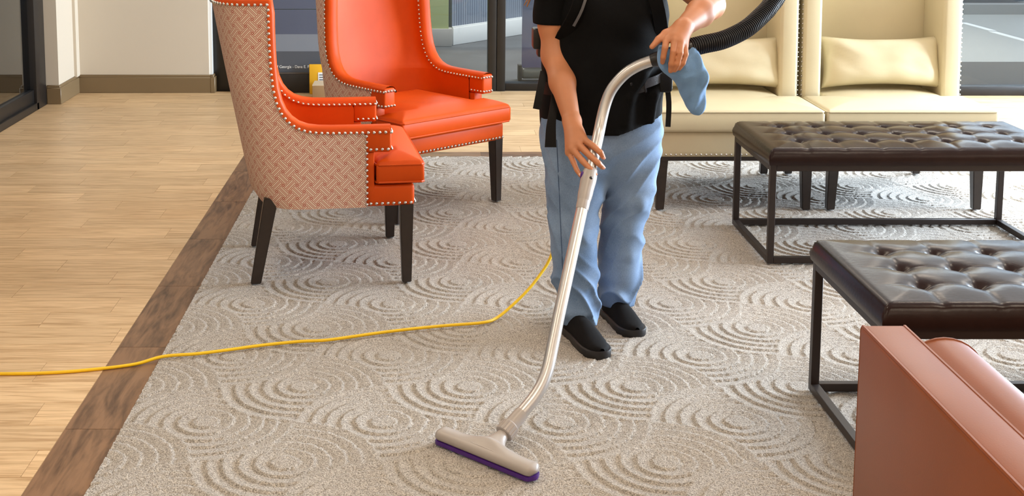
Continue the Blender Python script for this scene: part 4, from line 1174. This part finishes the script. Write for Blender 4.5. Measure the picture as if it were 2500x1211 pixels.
tx = text('lettering', 'of Georgia - Dana E. Fan', .03, (-.026, -.0215, .186), M['white'], e)
q_ = .277 / tx.dimensions.x if tx.dimensions.x else 1; tx.scale = (q_, q_ * 1.05, 1)
env = tag(box('envelope', -.865, -.62, 9.30, 9.318, .0, .225, M['paper_yellow'], None, .004), 'large yellow padded envelope leaning against the storefront', 'envelope')
env.rotation_euler = (0, 0, 0)
lbl = box('address_label', -.80, -.66, 9.297, 9.2995, .065, .165, M['white'], None); lbl.parent = env
for k in range(4):
    q = box('print_line', -.79, -.74, 9.2955, 9.2968, .09 + k * .018, .096 + k * .018, slate, None); q.parent = lbl
cb = empty('cardboard_box', (-.70, 9.14, 0)); tag(cb, 'small brown cardboard box in front of the yellow envelope', 'box')
box('carton', -.12, .16, -.10, .10, 0, .11, M['cardboard'], cb, .003); box('flap', -.12, .16, -.10, .10, .108, .113, mat('box_top', s2l(190, 172, 146), .8), cb)
# roll-up banner behind the glass
def banner_mat():
    m = bpy.data.materials.new('banner_print'); nt, b = nodes(m); L = nt.links.new
    tc = N(nt, 'ShaderNodeTexCoord'); sp = N(nt, 'ShaderNodeSeparateXYZ'); L(tc.outputs['Object'], sp.inputs[0])
    n = N(nt, 'ShaderNodeTexNoise'); n.inputs['Scale'].default_value = 2.5; L(tc.outputs['Object'], n.inputs['Vector'])
    ma = N(nt, 'ShaderNodeMath', operation='MULTIPLY_ADD'); L(n.outputs['Fac'], ma.inputs[0]); ma.inputs[1].default_value = .25; L(sp.outputs[2], ma.inputs[2])
    r = N(nt, 'ShaderNodeValToRGB'); cr = r.color_ramp
    cr.elements[0].position = .15; cr.elements[0].color = s2l(112, 110, 168); cr.elements[1].position = .9; cr.elements[1].color = s2l(150, 166, 206)
    a = cr.elements.new(.45); a.color = s2l(200, 190, 212); L(ma.outputs[0], r.inputs[0]); L(r.outputs[0], b.inputs['Base Color']); b.inputs['Roughness'].default_value = .5
    return m
bn = tag(empty('rollup_banner', (1.17, 9.98, 0)), 'purple roll-up banner stand with pale lettering behind the glass', 'banner')
box('print_panel', -.41, .41, -.002, .002, .10, 2.0, banner_mat(), bn)
bm = rbox(bmesh.new(), -.42, .42, -.05, .05, .012, .10, .03, 4); obj('base_cassette', bm, mat('silver_base', s2l(170, 168, 162), .4, metal=.3), bn)
for x in (-.43, .42): box('end_cap', x - .01, x + .02, -.055, .055, 0, .125, mat('cap_gray', s2l(74, 74, 76), .5), bn, .006)
text('lettering', 'Sm', .075, (-.30, -.004, .30), M['white'], bn)
